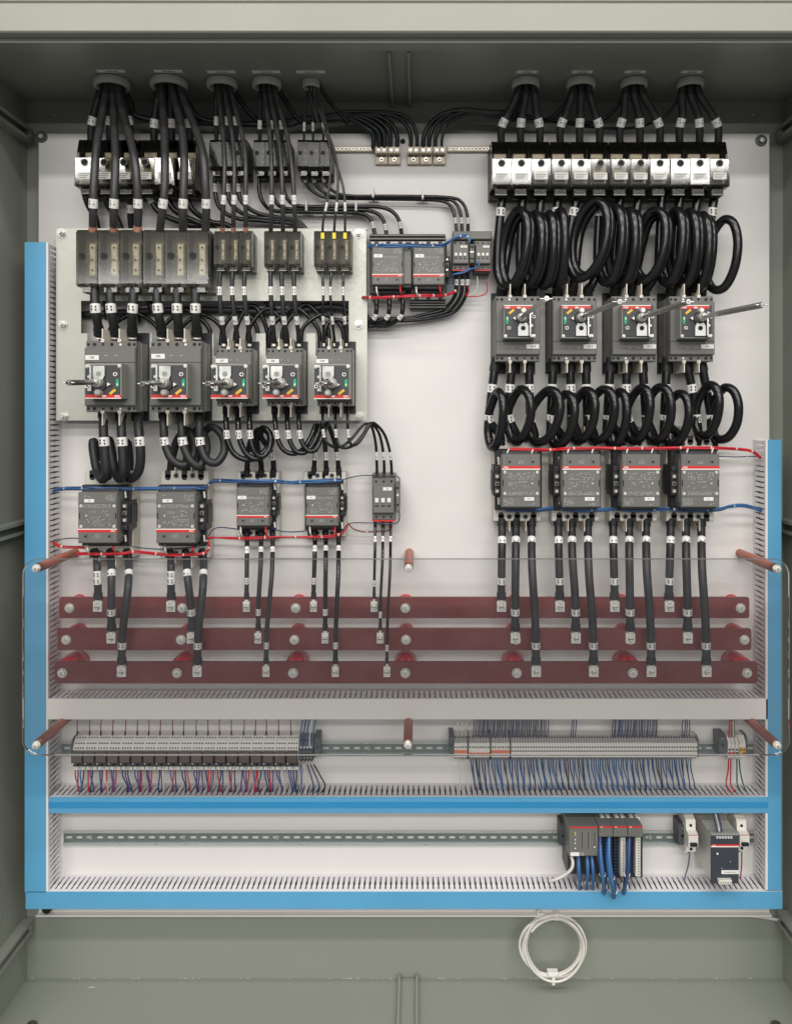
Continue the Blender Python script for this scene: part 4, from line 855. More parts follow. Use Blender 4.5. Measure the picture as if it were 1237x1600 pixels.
dropset('the left medium contactor', (386, 408, 426), (385.4, 403.4, 416), 828, 3.6, 'cable_matte', 860)
dropset('the right medium contactor', (492, 509, 529), (490, 508, 524), 828, 3.6, 'cable_black', 858)
dropset('the small contactor of the lower left row', (586, 598, 610), (584.4, 594, 604.4), 815, 2.3, 'cable_black', 843)
# ground cables along the back of the cabinet
gs = [(0, 583, 186), (0, 592, 184), (1, 600, 182), (1, 609, 180), (2, 620, 179), (3, 641, 178), (4, 651, 176)]
for k, (bi, ul, vr) in enumerate(gs):
    ub = BUSH[bi][0]; p = [(ub+BUSH[bi][1]*.5, 124, .085), (ub+30, 160, .05), (ub+58, 186+k, .03)]
    if bi < 3: p += [(430, 196-k, .025), (470, 190-k, .025)]
    p += [(530, vr, .03), (ul-34, vr+1, .035), (ul-8, vr+16, .035), (ul, 212, .03), (ul+.5, 233, .022)]
    cable(f'dark green-black ground cable into the tan lugs, {ORD[k]} from left', 'ground cables', p, (4, 4, 4, 3.6, 3.6, 3.4, 3)[k], [], 'cable_green', 'ground_cable')
for k, (bi, ul, vr) in enumerate(((5, 661, 176), (6, 670, 174), (7, 680, 178), (8, 690, 181))):
    ub = BUSH[bi][0]; p = [(ul, 233, .022), (ul+1, 214, .03), (ul+12, 192, .035), (ul+42, vr-2, .035), (760, vr, .035), (800, vr+3, .03)]
    if bi > 5: p += [(840, 186, .028)]
    if bi == 7: p += [(910, 193, .03)]
    if bi == 8: p += [(920, 198, .028), (985, 200, .03)]
    p += [(ub-48 if bi > 5 else ub-20, 186, .04), (ub-22 if bi > 5 else ub-12, 160, .06), (ub-8, 124, .085)]
    cable(f'dark ground cable from the tan lugs to the right conduit rings, {ORD[k]} one', 'ground cables', p, (3.6, 3.4, 3, 2.2)[k], [], 'cable_green', 'ground_cable')
# joined contactor pair: lower cables and bundle to the left
for j, (u, ue) in enumerate(((588, 574), (608, 574), (629, 574))):
    cable(f'short black cable below the joined contactors, {LMR[j]} of three', 'cables below the joined contactors', [(u, 462, .05), (u, 482, .055), (u-3-j, 497, .05), (u-16-5*j, 507+j, .035), (ue-6, 512-j*2, .03), (ue-30, 515, .02)], 3.6, [-495], 'cable_black', lug0='tube', grid=True, mlen=9)
for j, (u, dv) in enumerate(((713, 0), (722, 2), (730, 4))):
    cable(f'black cable curving from the small contactors left to the plate, {LMR[j]} of three', 'cables below the joined contactors', [(u, 418, .05), (u, 445, .045), (u-4, 465, .04), (u-22, 484+dv, .03), (u-60, 494+dv, .025), (640, 497+dv, .025), (575, 499+dv, .025), (540, 500, .02)], 3.0, [441], 'cable_black', grid=True, mlen=9)
# ================================================================ control looms
harness('wire_loom', 'blue wire loom from the tall duct across the large left contactors', 'wire loom', [(84, 768, .05), (95, 764, .06), (130, 763, .09), (160, 764, .095), (205, 764, .08), (245, 763, .09), (300, 762, .095), (320, 762, .085), (330, 753, .07), (345, 751, .07), (372, 752, .09)], ['wire_blue', 'wire_navy', 'wire_blue', 'wire_blue', 'wire_navy'], (.13, .20, .42, .55, .75, .9), 1.25)
harness('wire_loom', 'blue wire loom across the two medium contactors', 'wire loom', [(372, 752, .09), (400, 752, .10), (430, 752, .095), (455, 754, .07), (476, 753, .09), (505, 751, .10), (534, 750, .095)], ['wire_blue', 'wire_navy', 'wire_blue', 'wire_blue'], (.35, .63, .95), 1.3)
harness('control_wire', 'thin dark wire arching from medium to small contactor', 'wire', [(534, 750, .095), (548, 746, .06), (565, 743, .05), (581, 743, .06), (600, 742, .085), (618, 744, .085), (624, 748, .08), (622, 756, .08)], ['wire_grey'], (), .9)
harness('wire_loom', 'short red wire loom leaving the tall duct at left', 'wire loom', [(84, 848, .05), (92, 852, .06), (105, 855, .06), (130, 855, .05), (140, 856, .05)], ['wire_red', 'wire_red', 'wire_darkred'], (.4,), 1.25)
harness('wire_loom', 'red wire loom below the two large left contactors', 'wire loom', [(121, 865, .085), (150, 865, .09), (190, 865, .085), (214, 862, .07), (245, 865, .08), (265, 867, .085), (300, 866, .085), (318, 865, .08), (326, 858, .07), (326, 848, .06), (320, 843, .06)], ['wire_red', 'wire_red', 'wire_red'], (.13, .28, .40, .57, .70, .82, .95), 1.3)
harness('wire_loom', 'red and white wire loom below the medium contactors', 'wire loom', [(321, 845, .06), (330, 840, .06), (345, 840, .06), (375, 841, .075), (410, 840, .08), (445, 839, .07), (480, 839, .075), (515, 838, .08), (532, 834, .075), (541, 826, .07), (544, 818, .07)], ['wire_red', 'wire_red'], (.3, .42, .55, .67, .78), 1.2)
harness('control_wire', 'thin red wire sagging to the small lower left contactor', 'wire', [(544, 818, .07), (552, 826, .05), (568, 831, .04), (590, 830, .045), (606, 829, .05), (612, 819, .06)], ['wire_darkred'], (.45,), .9)
harness('control_wire', 'thin dark wire from the loom into the small contactor base', 'wire', [(534, 832, .06), (546, 818, .06), (575, 817, .06), (600, 818, .07), (620, 817, .07), (624, 806, .075), (623, 798, .08)], ['wire_grey'], (), .9)
harness('control_wire', 'thin blue-grey wire between large and medium contactor feet', 'wire', [(196, 848, .08), (204, 853, .07), (230, 857, .06), (262, 858, .07), (300, 855, .08), (310, 851, .09)], ['wire_grey'], (), .9)
harness('control_wire', 'thin blue wire looping toward the left medium contactor', 'wire', [(326, 838, .06), (332, 828, .06), (345, 824, .06), (372, 827, .08)], ['wire_navy'], (), .9)
harness('control_wire', 'thin dark wire between the medium contactor feet', 'wire', [(425, 826, .07), (440, 830, .05), (460, 831, .05), (482, 829, .07)], ['wire_navy'], (), .9)
harness('control_wire', 'thin dark wire from the tall duct to the far left contactor foot', 'wire', [(84, 850, .05), (95, 843, .06), (110, 841, .07), (124, 841, .09)], ['wire_grey'], (), .9)
harness('wire_loom', 'red wire loom across the tops of the right contactors', 'wire loom', [(796, 702, .10), (830, 702, .105), (862, 703, .09), (885, 701, .105), (935, 700, .105), (975, 701, .105), (1030, 700, .105), (1080, 700, .105), (1125, 700, .10), (1155, 702, .08), (1175, 706, .07), (1187, 715, .055)], ['wire_red', 'wire_red', 'wire_red'], (.18, .30, .43, .50, .61, .70, .80, .90), 1.3)
harness('wire_loom', 'blue wire loom along the feet of the right contactors', 'wire loom', [(790, 796, .08), (838, 797, .09), (866, 794, .07), (900, 797, .09), (945, 796, .09), (965, 795, .07), (1000, 797, .09), (1040, 795, .07), (1075, 797, .09), (1120, 796, .09), (1140, 791, .07), (1162, 790, .06), (1190, 798, .05)], ['wire_blue', 'wire_navy', 'wire_blue', 'wire_blue'], (.3, .4, .55, .62, .72, .86), 1.25)
harness('control_wire', 'thin dark wire from last right contactor to the right duct', 'wire', [(1122, 713, .09), (1150, 714, .06), (1180, 713, .05), (1192, 716, .05)], ['wire_navy'], (.5,), .9)
harness('wire_loom', 'blue wire loom across the joined contactor pair', 'wire loom', [(576, 385, .06), (600, 384, .10), (640, 384, .10), (685, 384, .10), (698, 380, .085), (708, 373, .08), (722, 369, .075), (730, 370, .08), (734, 378, .085)], ['wire_blue', 'wire_blue', 'wire_blue', 'wire_navy'], (.08, .35, .72, .9), 1.3)
harness('control_wire', 'blue wire below the left small contactor', 'wire', [(700, 460, .06), (704, 440, .06), (706, 430, .07), (722, 426, .08), (733, 421, .085), (738, 420, .08), (747, 416, .085), (747, 409, .085)], ['wire_blue', 'wire_blue'], (), 1.0)
harness('wire_loom', 'red wire loom below the joined contactor pair', 'wire loom', [(566, 465, .05), (582, 465, .09), (620, 464, .10), (660, 462, .10), (690, 462, .08), (706, 458, .06), (712, 454, .055)], ['wire_red', 'wire_red', 'wire_red'], (.16, .32, .48, .60, .72, .97), 1.25)
harness('control_wire', 'thin red wire looping under the small contactor pair', 'wire', [(730, 446, .055), (732, 455, .05), (728, 462, .045), (745, 463, .045), (757, 460, .05), (761, 452, .055), (760, 440, .06)], ['wire_red'], (), .9)
harness('control_wire', 'thin white wire under the right small contactor', 'wire', [(745, 432, .06), (746, 445, .055), (742, 456, .05), (732, 462, .045)], ['wire_white'], (), .9)
# white ferrule drops on the coil terminals
for k, (us_, v0, v1, mm) in enumerate(((792, 712, 702, 'wire_white'), (830, 712, 702, 'wire_white'), (886, 712, 701, 'wire_white'), (924, 712, 701, 'wire_white'), (978, 712, 701, 'wire_white'), (1017, 712, 701, 'wire_white'), (1072, 712, 700, 'wire_white'), (1111, 712, 700, 'wire_white'),
                                      (137, 852, 865, 'wire_white'), (177, 852, 863, 'wire_red'), (258, 852, 865, 'wire_white'), (300, 852, 864, 'wire_red'), (376, 824, 838, 'wire_white'), (415, 824, 838, 'wire_red'), (484, 824, 838, 'wire_white'), (523, 824, 837, 'wire_red'),
                                      (588, 449, 462, 'wire_white'), (625, 447, 461, 'wire_red'), (650, 449, 462, 'wire_white'), (687, 447, 460, 'wire_red'))):
    o = MB().tube(spline([P(us_, v0, .10), P(us_+.5, (v0+v1)/2, .115), P(us_+2.5, v1, .105)], 4), px(1.3), mm, 7).build('coil_lead')
    tag(o, f'short {"white" if mm == "wire_white" else "red"} coil lead joining the red loom, {ORD[k % 8] if k < 8 else (ORD[(k-8) % 8] if k < 16 else ORD[k-16])} of {"the right contactors" if k < 8 else ("the lower left contactors" if k < 16 else "the joined pair")}', 'wire', 'short coil leads')
for k, (u, v0, v1) in enumerate(((778, 714, 726), (873, 714, 726), (966, 714, 726), (1058, 714, 726), (778, 777, 788), (873, 777, 788), (966, 777, 788), (1058, 777, 788), (196, 768, 778), (319, 768, 778), (429, 756, 765), (534, 756, 765), (196, 836, 846), (319, 836, 846), (429, 816, 824), (534, 816, 826))):
    o = MB().tube([P(u, v0, .085), P(u+1, v1, .085)], px(1.6), 'print_white', 7).build('ferrule_sleeve')
    nm = ('first right contactor', 'second right contactor', 'third right contactor', 'fourth right contactor')*2+('far left large contactor', 'second large left contactor', 'left medium contactor', 'right medium contactor')*2
    tag(o, f'pale wire sleeve at the {"upper" if (k < 4 or 8 <= k < 12) else "lower"} auxiliary terminal of the {nm[k]}', 'wire sleeve', 'auxiliary wire sleeves')
# ================================================================ left row: relay sockets on the upper rail
def relay_mesh(w):
    h = {}
    b = MB(); b.prism_x(0, w*.985, [(-.047, .004), (-.047, .034), (-.030, .052), (.004, .056), (.022, .046), (.030, .034), (.030, .004)], 'terminal_grey'); h['socket'] = b.mesh('socket')
    b = MB()
    for r, (z, hh) in enumerate(((.0265, .0395), (.0165, .0496), (.007, .0546))):
        for k in range(4): b.box(w*(.12+.22*k), w*(.12+.22*k)+w*.11, z-.0016, z+.0012, hh-.003, hh+.0008, 'hole_black')
    h['terminal_holes'] = b.mesh('terminal_holes')
    b = MB(); b.box(w*.06, w*.92, -.024, .001, .050, .070, 'relay_clear', .002); h['relay'] = b.mesh('relay')
    b = MB(); b.box(w*.03, w*.95, -.0245, .0015, .050, .0715, 'relay_cover', .002); h['relay_cover'] = b.mesh('relay_cover')
    b = MB(); b.box(w*.03, w*.96, -.037, -.0255, .036, .060, 'terminal_dark', .002); b.cyl(w*.12, -.0275, .0022, .06, .064, 'terminal_grey', 8); b.cyl(w*.5, -.032, .003, .06, .061, 'hole_black', 8); h['retaining_lever'] = b.mesh('retaining_lever')
    b = MB(); b.box(w*.04, w*.95, -.0475, -.0382, .034, .052, 'marker_white', .0006); h['label_plate'] = b.mesh('label_plate')
    return h
n = 19; u_a, u_b = 116, 467; du = (u_b-u_a)/n; wr = px(du, .05); rm_ = relay_mesh(wr)
for i in range(n):
    p = P(u_a+du*i, 1172, .05); root = empty('relay_module', (p.x, 0, p.z), f'plug-in relay module on the left terminal row, {ORD[i]} from left', 'relay', 'row of relay modules')
    for k in rm_:
        o = obj(k, rm_[k], root)
        if k == 'label_plate': text(o, f'CR{6+i}', .0056, wr*.5, -.0430, .0523)
def end_clamp(label, u0, u1, v0, v1, h):
    a = P(u0, v1, h); c = P(u1, v0, h); w, H = c.x-a.x, c.z-a.z; o = empty('end_clamp', (a.x, 0, a.z), label, 'end clamp', 'rail end clamps')
    b = MB(); b.prism_x(0, w, [(0, .002), (0, h*.7), (H*.12, h), (H*.88, h), (H, h*.7), (H, .002)], 'terminal_dark'); b.build('body', o)
    b = MB(); b.cyl(w/2, H*.5, w*.22, h, h+.001, 'hole_black', 10); b.cyl(w/2, H*.82, w*.16, h, h+.001, 'device_mid', 8); b.build('clamp_screw', o)
end_clamp('black end clamp at the left end of the relay row', 112, 116, 1154, 1192, .045)
end_clamp('black end clamp right of the small dark terminals', 491.5, 500, 1150, 1185, .045)
end_clamp('black end clamp at the left end of the long terminal row', 701.6, 708.5, 1148, 1182, .05)
end_clamp('black end clamp at the right end of the long terminal row', 1086.5, 1091, 1152, 1187, .045)
end_clamp('black end clamp left of the coloured terminals', 1122.5, 1134, 1148, 1181, .045)
end_clamp('black end clamp right of the amber terminal', 1163, 1167, 1149, 1182, .04)
end_clamp('black end clamp left of the controller on the lower rail', 875, 883, 1288, 1325, .05)
end_clamp('black end clamp left of the small white breaker on the lower rail', 1060, 1071.5, 1288, 1324, .05)
# four dark double terminals
def terminal_mesh(w, body, stripe=None, cap='terminal_mid', low=False):
    b = MB(); b.prism_x(0, w*.93, [(-.028, .004), (-.028, .030), (-.020, .046), (.016, .048), (.030, .034), (.030, .004)], body)
    b.prism_x(w*.05, w*.88, [(.016, .0482), (.030, .0342), (.0305, .0345), (.0165, .0487)], cap)
    b.box(w*.24, w*.70, .0032, .0068, .046, .0488, 'hole_black'); b.box(w*.24, w*.70, -.0165, -.0130, .0465, .0485, 'terminal_mid'); b.box(w*.2, w*.74, .0245, .0275, .036, .0405, 'hole_black'); b.box(w*.2, w*.74, -.0262, -.0235, .036, .0375+.001, 'hole_black')
    b.box(w*.25, w*.68, .009, .0135, .0475, .0486, 'marker_white')
    if stripe: z = -.012 if low else -.006; b.box(0, w*.95, z-.0035, z+.0035, .0465, .0492, stripe)
    else: b.box(w*.1, w*.84, -.0055, -.0035, .0465, .0484, 'hole_black')
    return b.mesh('terminal_block')
# long right row
wt = px(4.15, .04)
kinds = {'o1': terminal_mesh(wt, 'terminal_grey', 'terminal_orange'), 'o2': terminal_mesh(wt, 'terminal_grey', 'terminal_orange', low=True), 'p': terminal_mesh(wt, 'terminal_grey')}
u = 709.3; cnt = 0
for kd, num, lab in (('o1', 5, 'pale terminal block with orange bridge in the five-block group at the left end'), ('o2', 8, 'pale terminal block with orange bridge in the eight-block group'), ('o1', 7, 'pale terminal block with orange bridge in the seven-block group'), ('p', 70, 'plain pale terminal block in the long right run')):
    for i in range(num):
        p = P(u, 1170, .045); o = obj('terminal_block', kinds[kd], None, (p.x, 0, p.z)); tag(o, lab, 'terminal block', lab.replace('pale terminal block', 'blocks')); u += 4.15
    if kd != 'p':
        p = P(u, 1170, .045); o = MB().prism_x(0, px(1.5), [(-.03, .004), (-.03, .034), (-.021, .050), (.017, .052), (.033, .034), (.033, .004)], 'hole_black').build('partition_plate'); o.location = (p.x, 0, p.z); cnt += 1
        tag(o, f'dark partition plate in the long terminal row, {ORD[cnt-1]} from left', 'partition', 'partition plates'); u += 1.9
uend = u
# dark terminals beside the relays
td = terminal_mesh(px(5.1, .04), 'terminal_dark', None, 'device_mid')
for i in range(4):
    p = P(468+5.2*i, 1174, .045); o = obj('terminal_block', td, None, (p.x, 0, p.z)); tag(o, f'dark grey terminal beside the relay row, {ORD[i]} of four', 'terminal block', 'dark terminals beside the relays')
# coloured terminals at the right
for i, (uu, body, cap, lab) in enumerate(((1136, 'terminal_grey', 'wire_red', 'pale terminal with a pink mark, first of the pair'), (1141.5, 'terminal_grey', 'wire_red', 'pale terminal with a pink mark, second of the pair'), (1147.5, 'terminal_grey', 'terminal_dark', 'pale terminal with a grey mark left of the amber one'), (1153.5, 'terminal_amber', 'terminal_amber', 'amber ground terminal, left of two at the right end'), (1158.5, 'terminal_amber', 'wire_green', 'amber and green ground terminal at the right end'))):
    p = P(uu, 1170, .045); ww = px(5.2, .045); b = MB(); b.prism_x(0, ww*.93, [(-.028, .004), (-.028, .030), (-.020, .046), (.016, .048), (.030, .034), (.030, .004)], body if i < 3 else 'terminal_grey')
    if i >= 3: b.box(0, ww*.94, -.014, .004, .0465, .0488, 'terminal_amber')
    b.box(ww*.2, ww*.72, -.003, .001, .047, .0492, 'hole_black'); b.box(ww*.1, ww*.84, -.012, -.007, .0465, .0491, cap); o = b.build('terminal_block'); o.location = (p.x, 0, p.z); tag(o, lab, 'terminal block', 'coloured terminals')
# ================================================================ control wires of the terminal rows
def wire(label, group, pts, m, r=.95, name='control_wire'):
    o = MB().tube(spline([P(*p) for p in pts], 4), px(r), m, 5).build(name); return tag(o, label, 'wire', group)
random.seed(3)
for i in range(n):
    u = u_a+du*(i+.30)+random.uniform(-1, 1)
    o = wire(f'dark red wire above the relay row, {ORD[i]} from left', 'red wires above the relays', [(u+random.uniform(-2, 4), 1110, .05), (u+random.uniform(-1, 1.5), 1130, .05), (u, 1148, .042)], 'wire_darkred', .8)
    MB().tube([P(u, 1142.5, .044), P(u, 1148.5, .042)], px(1.4), 'ink', 6).build('ferrule', o)
    for k in range(random.choice([3, 3, 4])):
        uu = u_a+du*(i+.16+.2*k)+random.uniform(-.6, .6); ue = u_a+du*(i+.3+.14*k)+random.uniform(-4, 4); m = random.choice(['wire_navy', 'wire_blue', 'wire_navy', 'wire_purple', 'wire_red', 'wire_white' if k == 2 else 'wire_purple'])
        wire(f'coloured wire hanging below relay module {ORD[i]} from left into the duct', f'wires below relay {ORD[i]}', [(uu, 1198, .03), (uu+random.uniform(-1, 1), 1212, .035), (ue, 1228, .042), (ue+random.uniform(-2, 2), 1238, .055)], m, 1.15)
for i in range(5):
    uu = 468+5*i; wire('blue wire rising from the dark terminals beside the relays', 'blue wires above the dark terminals', [(uu+8, 1110, .05), (uu+4, 1130, .055), (uu+1, 1150, .05), (uu+1, 1168, .046)], ['wire_blue', 'wire_navy', 'wire_blue', 'wire_white', 'wire_blue'][i], 1.3)
    wire('blue wire hanging below the dark terminals beside the relays', 'blue wires below the dark terminals', [(uu+2, 1194, .036), (uu+3+2*i, 1210, .04), (uu+3+4.2*i, 1228, .045), (uu+3*i, 1240, .058)], ['wire_blue', 'wire_white', 'wire_navy', 'wire_navy', 'ink'][i], 1.1)
def blues(u0, u1, num, top):
    for i in range(num):
        u = u0+(u1-u0)*(i+.5)/num+random.uniform(-1, 1)
        if top: wire('thin blue wire above the long terminal row', 'blue wires above the long terminal row', [(u+random.uniform(-1, 7)*(1-i/num)+random.uniform(-1, 1), 1108, .055), (u+random.uniform(0, 3), 1130, .052), (u, 1151, .040)], random.choice(['wire_navy', 'wire_navy', 'wire_grey']), .85)
        else:
            sl = 742+8.6*round((u+6-742)/8.6)+random.uniform(-1.5, 1.5)
            wire('thin blue wire below the long terminal row', 'blue wires below the long terminal row', [(u, 1186, .036), (u+(sl-u)*.2+random.uniform(-1, 1), 1202, .036), (u+(sl-u)*.8, 1222, .042), (sl, 1234, .055)], random.choice(['wire_blue', 'wire_blue', 'wire_navy', 'wire_blue', 'wire_grey']), .95)
blues(738, 856, 40, True); blues(889, 899, 3, True); blues(954, 1027, 26, True); blues(1063, 1077, 4, True)
blues(733, 1080, 96, False)
for u in (714, 721, 728):
    wire('thin white wire above the five-block group', 'white wires at the five-block group', [(u, 1110, .05), (u+.5, 1130, .05), (u+.5, 1150, .04)], 'wire_white', .9)
for u in (717, 728): wire('thin white wire below the five-block group', 'white wires at the five-block group', [(u, 1186, .036), (u+1, 1210, .038), (u+2, 1236, .05)], 'wire_white', .9)
for u, ue, m, lab in ((1138, 1134, 'wire_red', 'red wire below the coloured terminals, left one'), (1141, 1141, 'wire_red', 'red wire below the coloured terminals, right one'), (1150.5, 1151, 'wire_green', 'green wire below the coloured terminals, left one'), (1154, 1160, 'wire_green', 'green wire below the coloured terminals, right one')):
    wire(lab, 'wires at the coloured terminals', [(u, 1186, .036), (u+(ue-u)*.3, 1204, .037), (ue, 1224, .042), (ue+6, 1238, .055)], m, 1.1)
for u, ue, m, lab in ((1138, 1140, 'wire_red', 'red wire above the coloured terminals, left one'), (1142, 1142.5, 'wire_red', 'red wire above the coloured terminals, right one'), (1147, 1144.5, 'wire_green', 'green wire above the coloured terminals'), (1145, 1144, 'wire_white', 'white wire above the coloured terminals')):
    wire(lab, 'wires at the coloured terminals', [(ue, 1110, .05), (u+(ue-u)*.5, 1130, .05), (u, 1152, .04)], m, 1.2)
# ================================================================ controller on the lower rail
HC = .115
def fbox(b, u0, u1, v0, v1, h0, h1, m, o, bev=0.0, h=None):
    h = h1 if h is None else h; a = P(u0, v1, h); c = P(u1, v0, h); return b.box(a.x-o.x, c.x-o.x, a.z-o.z, c.z-o.z, h0, h1, m, bev)
cpu = empty('controller_module', P(911, 1375, 0), 'wide dark controller module with small lights and red top line', 'controller'); o = cpu.location
fbox(MB(), 888.5, 934, 1292, 1338, .002, HC, 'device_grey', o, .002).build('case', cpu)
fbox(MB(), 886, 935, 1291.5, 1366, .002, .075, 'device_dark', o, .002).build('terminal_base', cpu)
fbox(MB(), 890, 933.5, 1291.8, 1294, HC, HC+.0006, 'band_red', o).build('red_band', cpu)
for u in (908.5, 918, 928): fbox(MB(), u, u+.8, 1300, 1326, HC, HC+.0004, 'hole_black', o).build('panel_line', cpu)
for v, m in ((1301, 'yellow_ferrule'), (1304, 'yellow_ferrule'), (1312, 'band_white'), (1317.5, 'band_white'), (1325.5, 'band_white')):
    q = P(898.3, v, HC); MB().cyl(q.x-o.x, q.z-o.z, .0016, HC, HC+.0006, m, 8).build('indicator_light', cpu)
q = P(928.3, 1323.3, HC); MB().cyl(q.x-o.x, q.z-o.z, .0018, HC, HC+.0008, 'band_white', 8).build('indicator_light', cpu)
lo = fbox(MB(), 890.7, 904.5, 1332, 1337.5, HC, HC+.0008, 'marker_white', o).build('label_plate', cpu)
fbox(MB(), 906, 912, 1332, 1337, HC, HC+.0006, 'frame_grey', o).build('cover_flap', cpu)
for k, (ua, ub) in enumerate(((935, 957), (957.6, 979.8), (980.4, 1003.3))):
    io = empty('io_module', P((ua+ub)/2, 1375, 0), f'slim input-output module with red top line, {ORD[k]} right of the controller', 'controller', 'input-output modules'); o = io.location
    fbox(MB(), ua, ub, 1291.5, 1308, .002, HC, 'device_grey', o, .0015).build('case', io)
    fbox(MB(), ua, ub, 1291, 1371, .002, .078, 'device_black', o, .001).build('terminal_base', io)
    fbox(MB(), ua+.5, ub-.5, 1291, 1293.5, HC, HC+.0006, 'band_red', o).build('red_band', io)
    text(io, 'ABB', .0035, P(ua+4, 0, HC).x-o.x, P(0, 1292.2, HC).z-o.z, HC+.0008, 'band_white', name='brand_lettering')
    for i in range(5): uu = ua+2.2+i*4.1; fbox(MB(), uu, uu+2.6, 1296, 1307, HC, HC+.0014, 'device_mid', o, .0006).build('channel_key', io)
    t = MB()
    gu = (ub-11, ub-3) if k else (ua+12, ua+18)
    if k: fbox(t, gu[0], gu[1], 1309, 1370, .078, .098, 'housing_grey', o, .001)
    for i in range(14):
        v = 1312+i*4.1; fbox(t, gu[0]+4.2, gu[0]+5.7, v, v+1.6, .097, .0984, 'hole_black', o)
    t.build('connector_strip', io)
    f = MB()
    for i in range(12): fbox(f, ua+1, ub-1, 1312+i*5, 1313.4+i*5, .078, .0795, 'wire_navy', o)
    f.build('terminal_row', io)
    for uu in (ua+3, ua+12): fbox(MB(), uu, uu+6, 1277, 1281, .05, .07, 'terminal_grey', o, h=.07).build('top_vent', io)
def bundle(lab, pts, nw, r, ties):
    harness('wire_bundle', lab, 'wire bundle', pts, [random.choice(['wire_blue', 'wire_blue', 'wire_navy']) for _ in range(nw)], ties, r, 'blue wire bundles below the controller', 2.2)
bundle('blue wire bundle below the controller, left of three', [(902, 1336, .09), (903, 1355, .1), (905, 1372, .09), (905, 1390, .06)], 6, 2.0, (.83,))
bundle('blue wire bundle below the controller, middle of three', [(915, 1336, .09), (917, 1355, .1), (917, 1372, .09), (915, 1390, .06)], 6, 2.0, (.83,))
bundle('blue wire bundle below the controller, right of three', [(922, 1336, .09), (925, 1355, .1), (926, 1372, .09), (925, 1390, .06)], 6, 2.0, (.83,))
bundle('thick blue wire bundle from the first input-output module', [(935, 1311, .10), (936, 1335, .115), (939, 1358, .12), (942, 1375, .11), (943, 1390, .08)], 8, 2.5, (.62, .9))
bundle('thick blue wire bundle from the second input-output module', [(949, 1309, .10), (949, 1335, .12), (952, 1362, .125), (957, 1382, .115), (958, 1396, .09)], 9, 2.7, (.62, .92))
bundle('thick blue wire bundle from the third input-output module', [(981, 1312, .10), (980, 1335, .115), (979, 1358, .12), (976, 1375, .11), (974, 1390, .08)], 8, 2.5, (.62, .9))
cable('pale grey data cable curving left below the controller', 'pale data cables', [(892, 1338, .10), (894.5, 1348, .105), (892, 1358, .105), (882, 1367, .10), (868, 1374, .095), (858, 1377, .085)], 2.4, [], 'wire_white', 'data_cable')
# power supply
ps = empty('power_supply', P(1132, 1380, 0), 'tall dark power supply with red band and silver top', 'power supply'); o = ps.location; HPS = .125
fbox(MB(), 1111, 1153, 1304, 1378, .002, HPS-.003, 'aluminium', o, .001, h=HPS).build('metal_case', ps)
fbox(MB(), 1110, 1153.5, 1305, 1381, HPS-.003, HPS, 'psu_dark', o, .0012).build('front_panel', ps)
fbox(MB(), 1110, 1153.5, 1302.5, 1305, HPS-.02, HPS, 'frame_grey', o).build('top_edge', ps)
b = fbox(MB(), 1110, 1153.5, 1319.5, 1322, HPS, HPS+.0005, 'band_red', o); fbox(b, 1110, 1153.5, 1322, 1323.8, HPS, HPS+.0005, 'band_white', o); b.build('red_band', ps)
text(ps, 'ABB', .0045, P(1114.5, 0, HPS).x-o.x, P(0, 1321, HPS).z-o.z, HPS+.0008, 'band_white', name='brand_lettering')
for i in range(6): q = P(1119.5+i*4.4, 1308, HPS); k = MB(); k.cyl(q.x-o.x, q.z-o.z, .0028, HPS, HPS+.002, 'tin', 10); k.box(q.x-o.x-.002, q.x-o.x+.002, q.z-o.z-.0003, q.z-o.z+.0003, HPS+.002, HPS+.0022, 'hole_black'); k.build('terminal_screw', ps)
q = P(1120, 1333.8, HPS); MB().cyl(q.x-o.x, q.z-o.z, .0024, HPS, HPS+.001, 'band_white', 10).build('indicator_light', ps)
lo = fbox(MB(), 1126.5, 1153, 1360, 1365.6, HPS, HPS+.001, 'marker_white', o).build('label_plate', ps); text(lo, 'POWER SUPPLY', .0042, P(1139.7, 0, HPS).x-o.x, P(0, 1362.8, HPS).z-o.z, HPS+.0012)
pr = MB(); c1 = P(1118, 1357, HPS); c2 = P(1148, 1342, HPS); print_rows(pr, c1.x-o.x, c2.x-o.x, c1.z-o.z, c2.z-o.z, 3, HPS, 71, .10); pd = pr.build('printed_data', ps); pd['kind'] = 'stuff'
fbox(MB(), 1122.5, 1143, 1376, 1382.5, HPS, HPS+.012, 'housing_grey', o, .001).build('output_connector', ps)
for i in range(5): q = P(1125.5+i*3.7, 1379.3, HPS+.012); MB().cyl(q.x-o.x, q.z-o.z, .0013, HPS+.012, HPS+.0125, 'hole_black', 8).build('connector_screw', ps)
for i in range(9): fbox(MB(), 1113+i*4.4, 1115+i*4.4, 1303, 1303.6, .02, .10, 'device_dark', o, h=.1).build('vent_slot', ps)
for k, uu in enumerate((1117, 1121, 1125)):
    wire(f'dark wire over the top of the power supply, {LMR[k]} of three', 'wires over the power supply', [(uu-6, 1262, .06), (uu-3, 1275, .08), (uu+1, 1292, .115), (uu+2, 1299, .125)], ['wire_grey', 'wire_white', 'wire_navy'][k], 1.1)
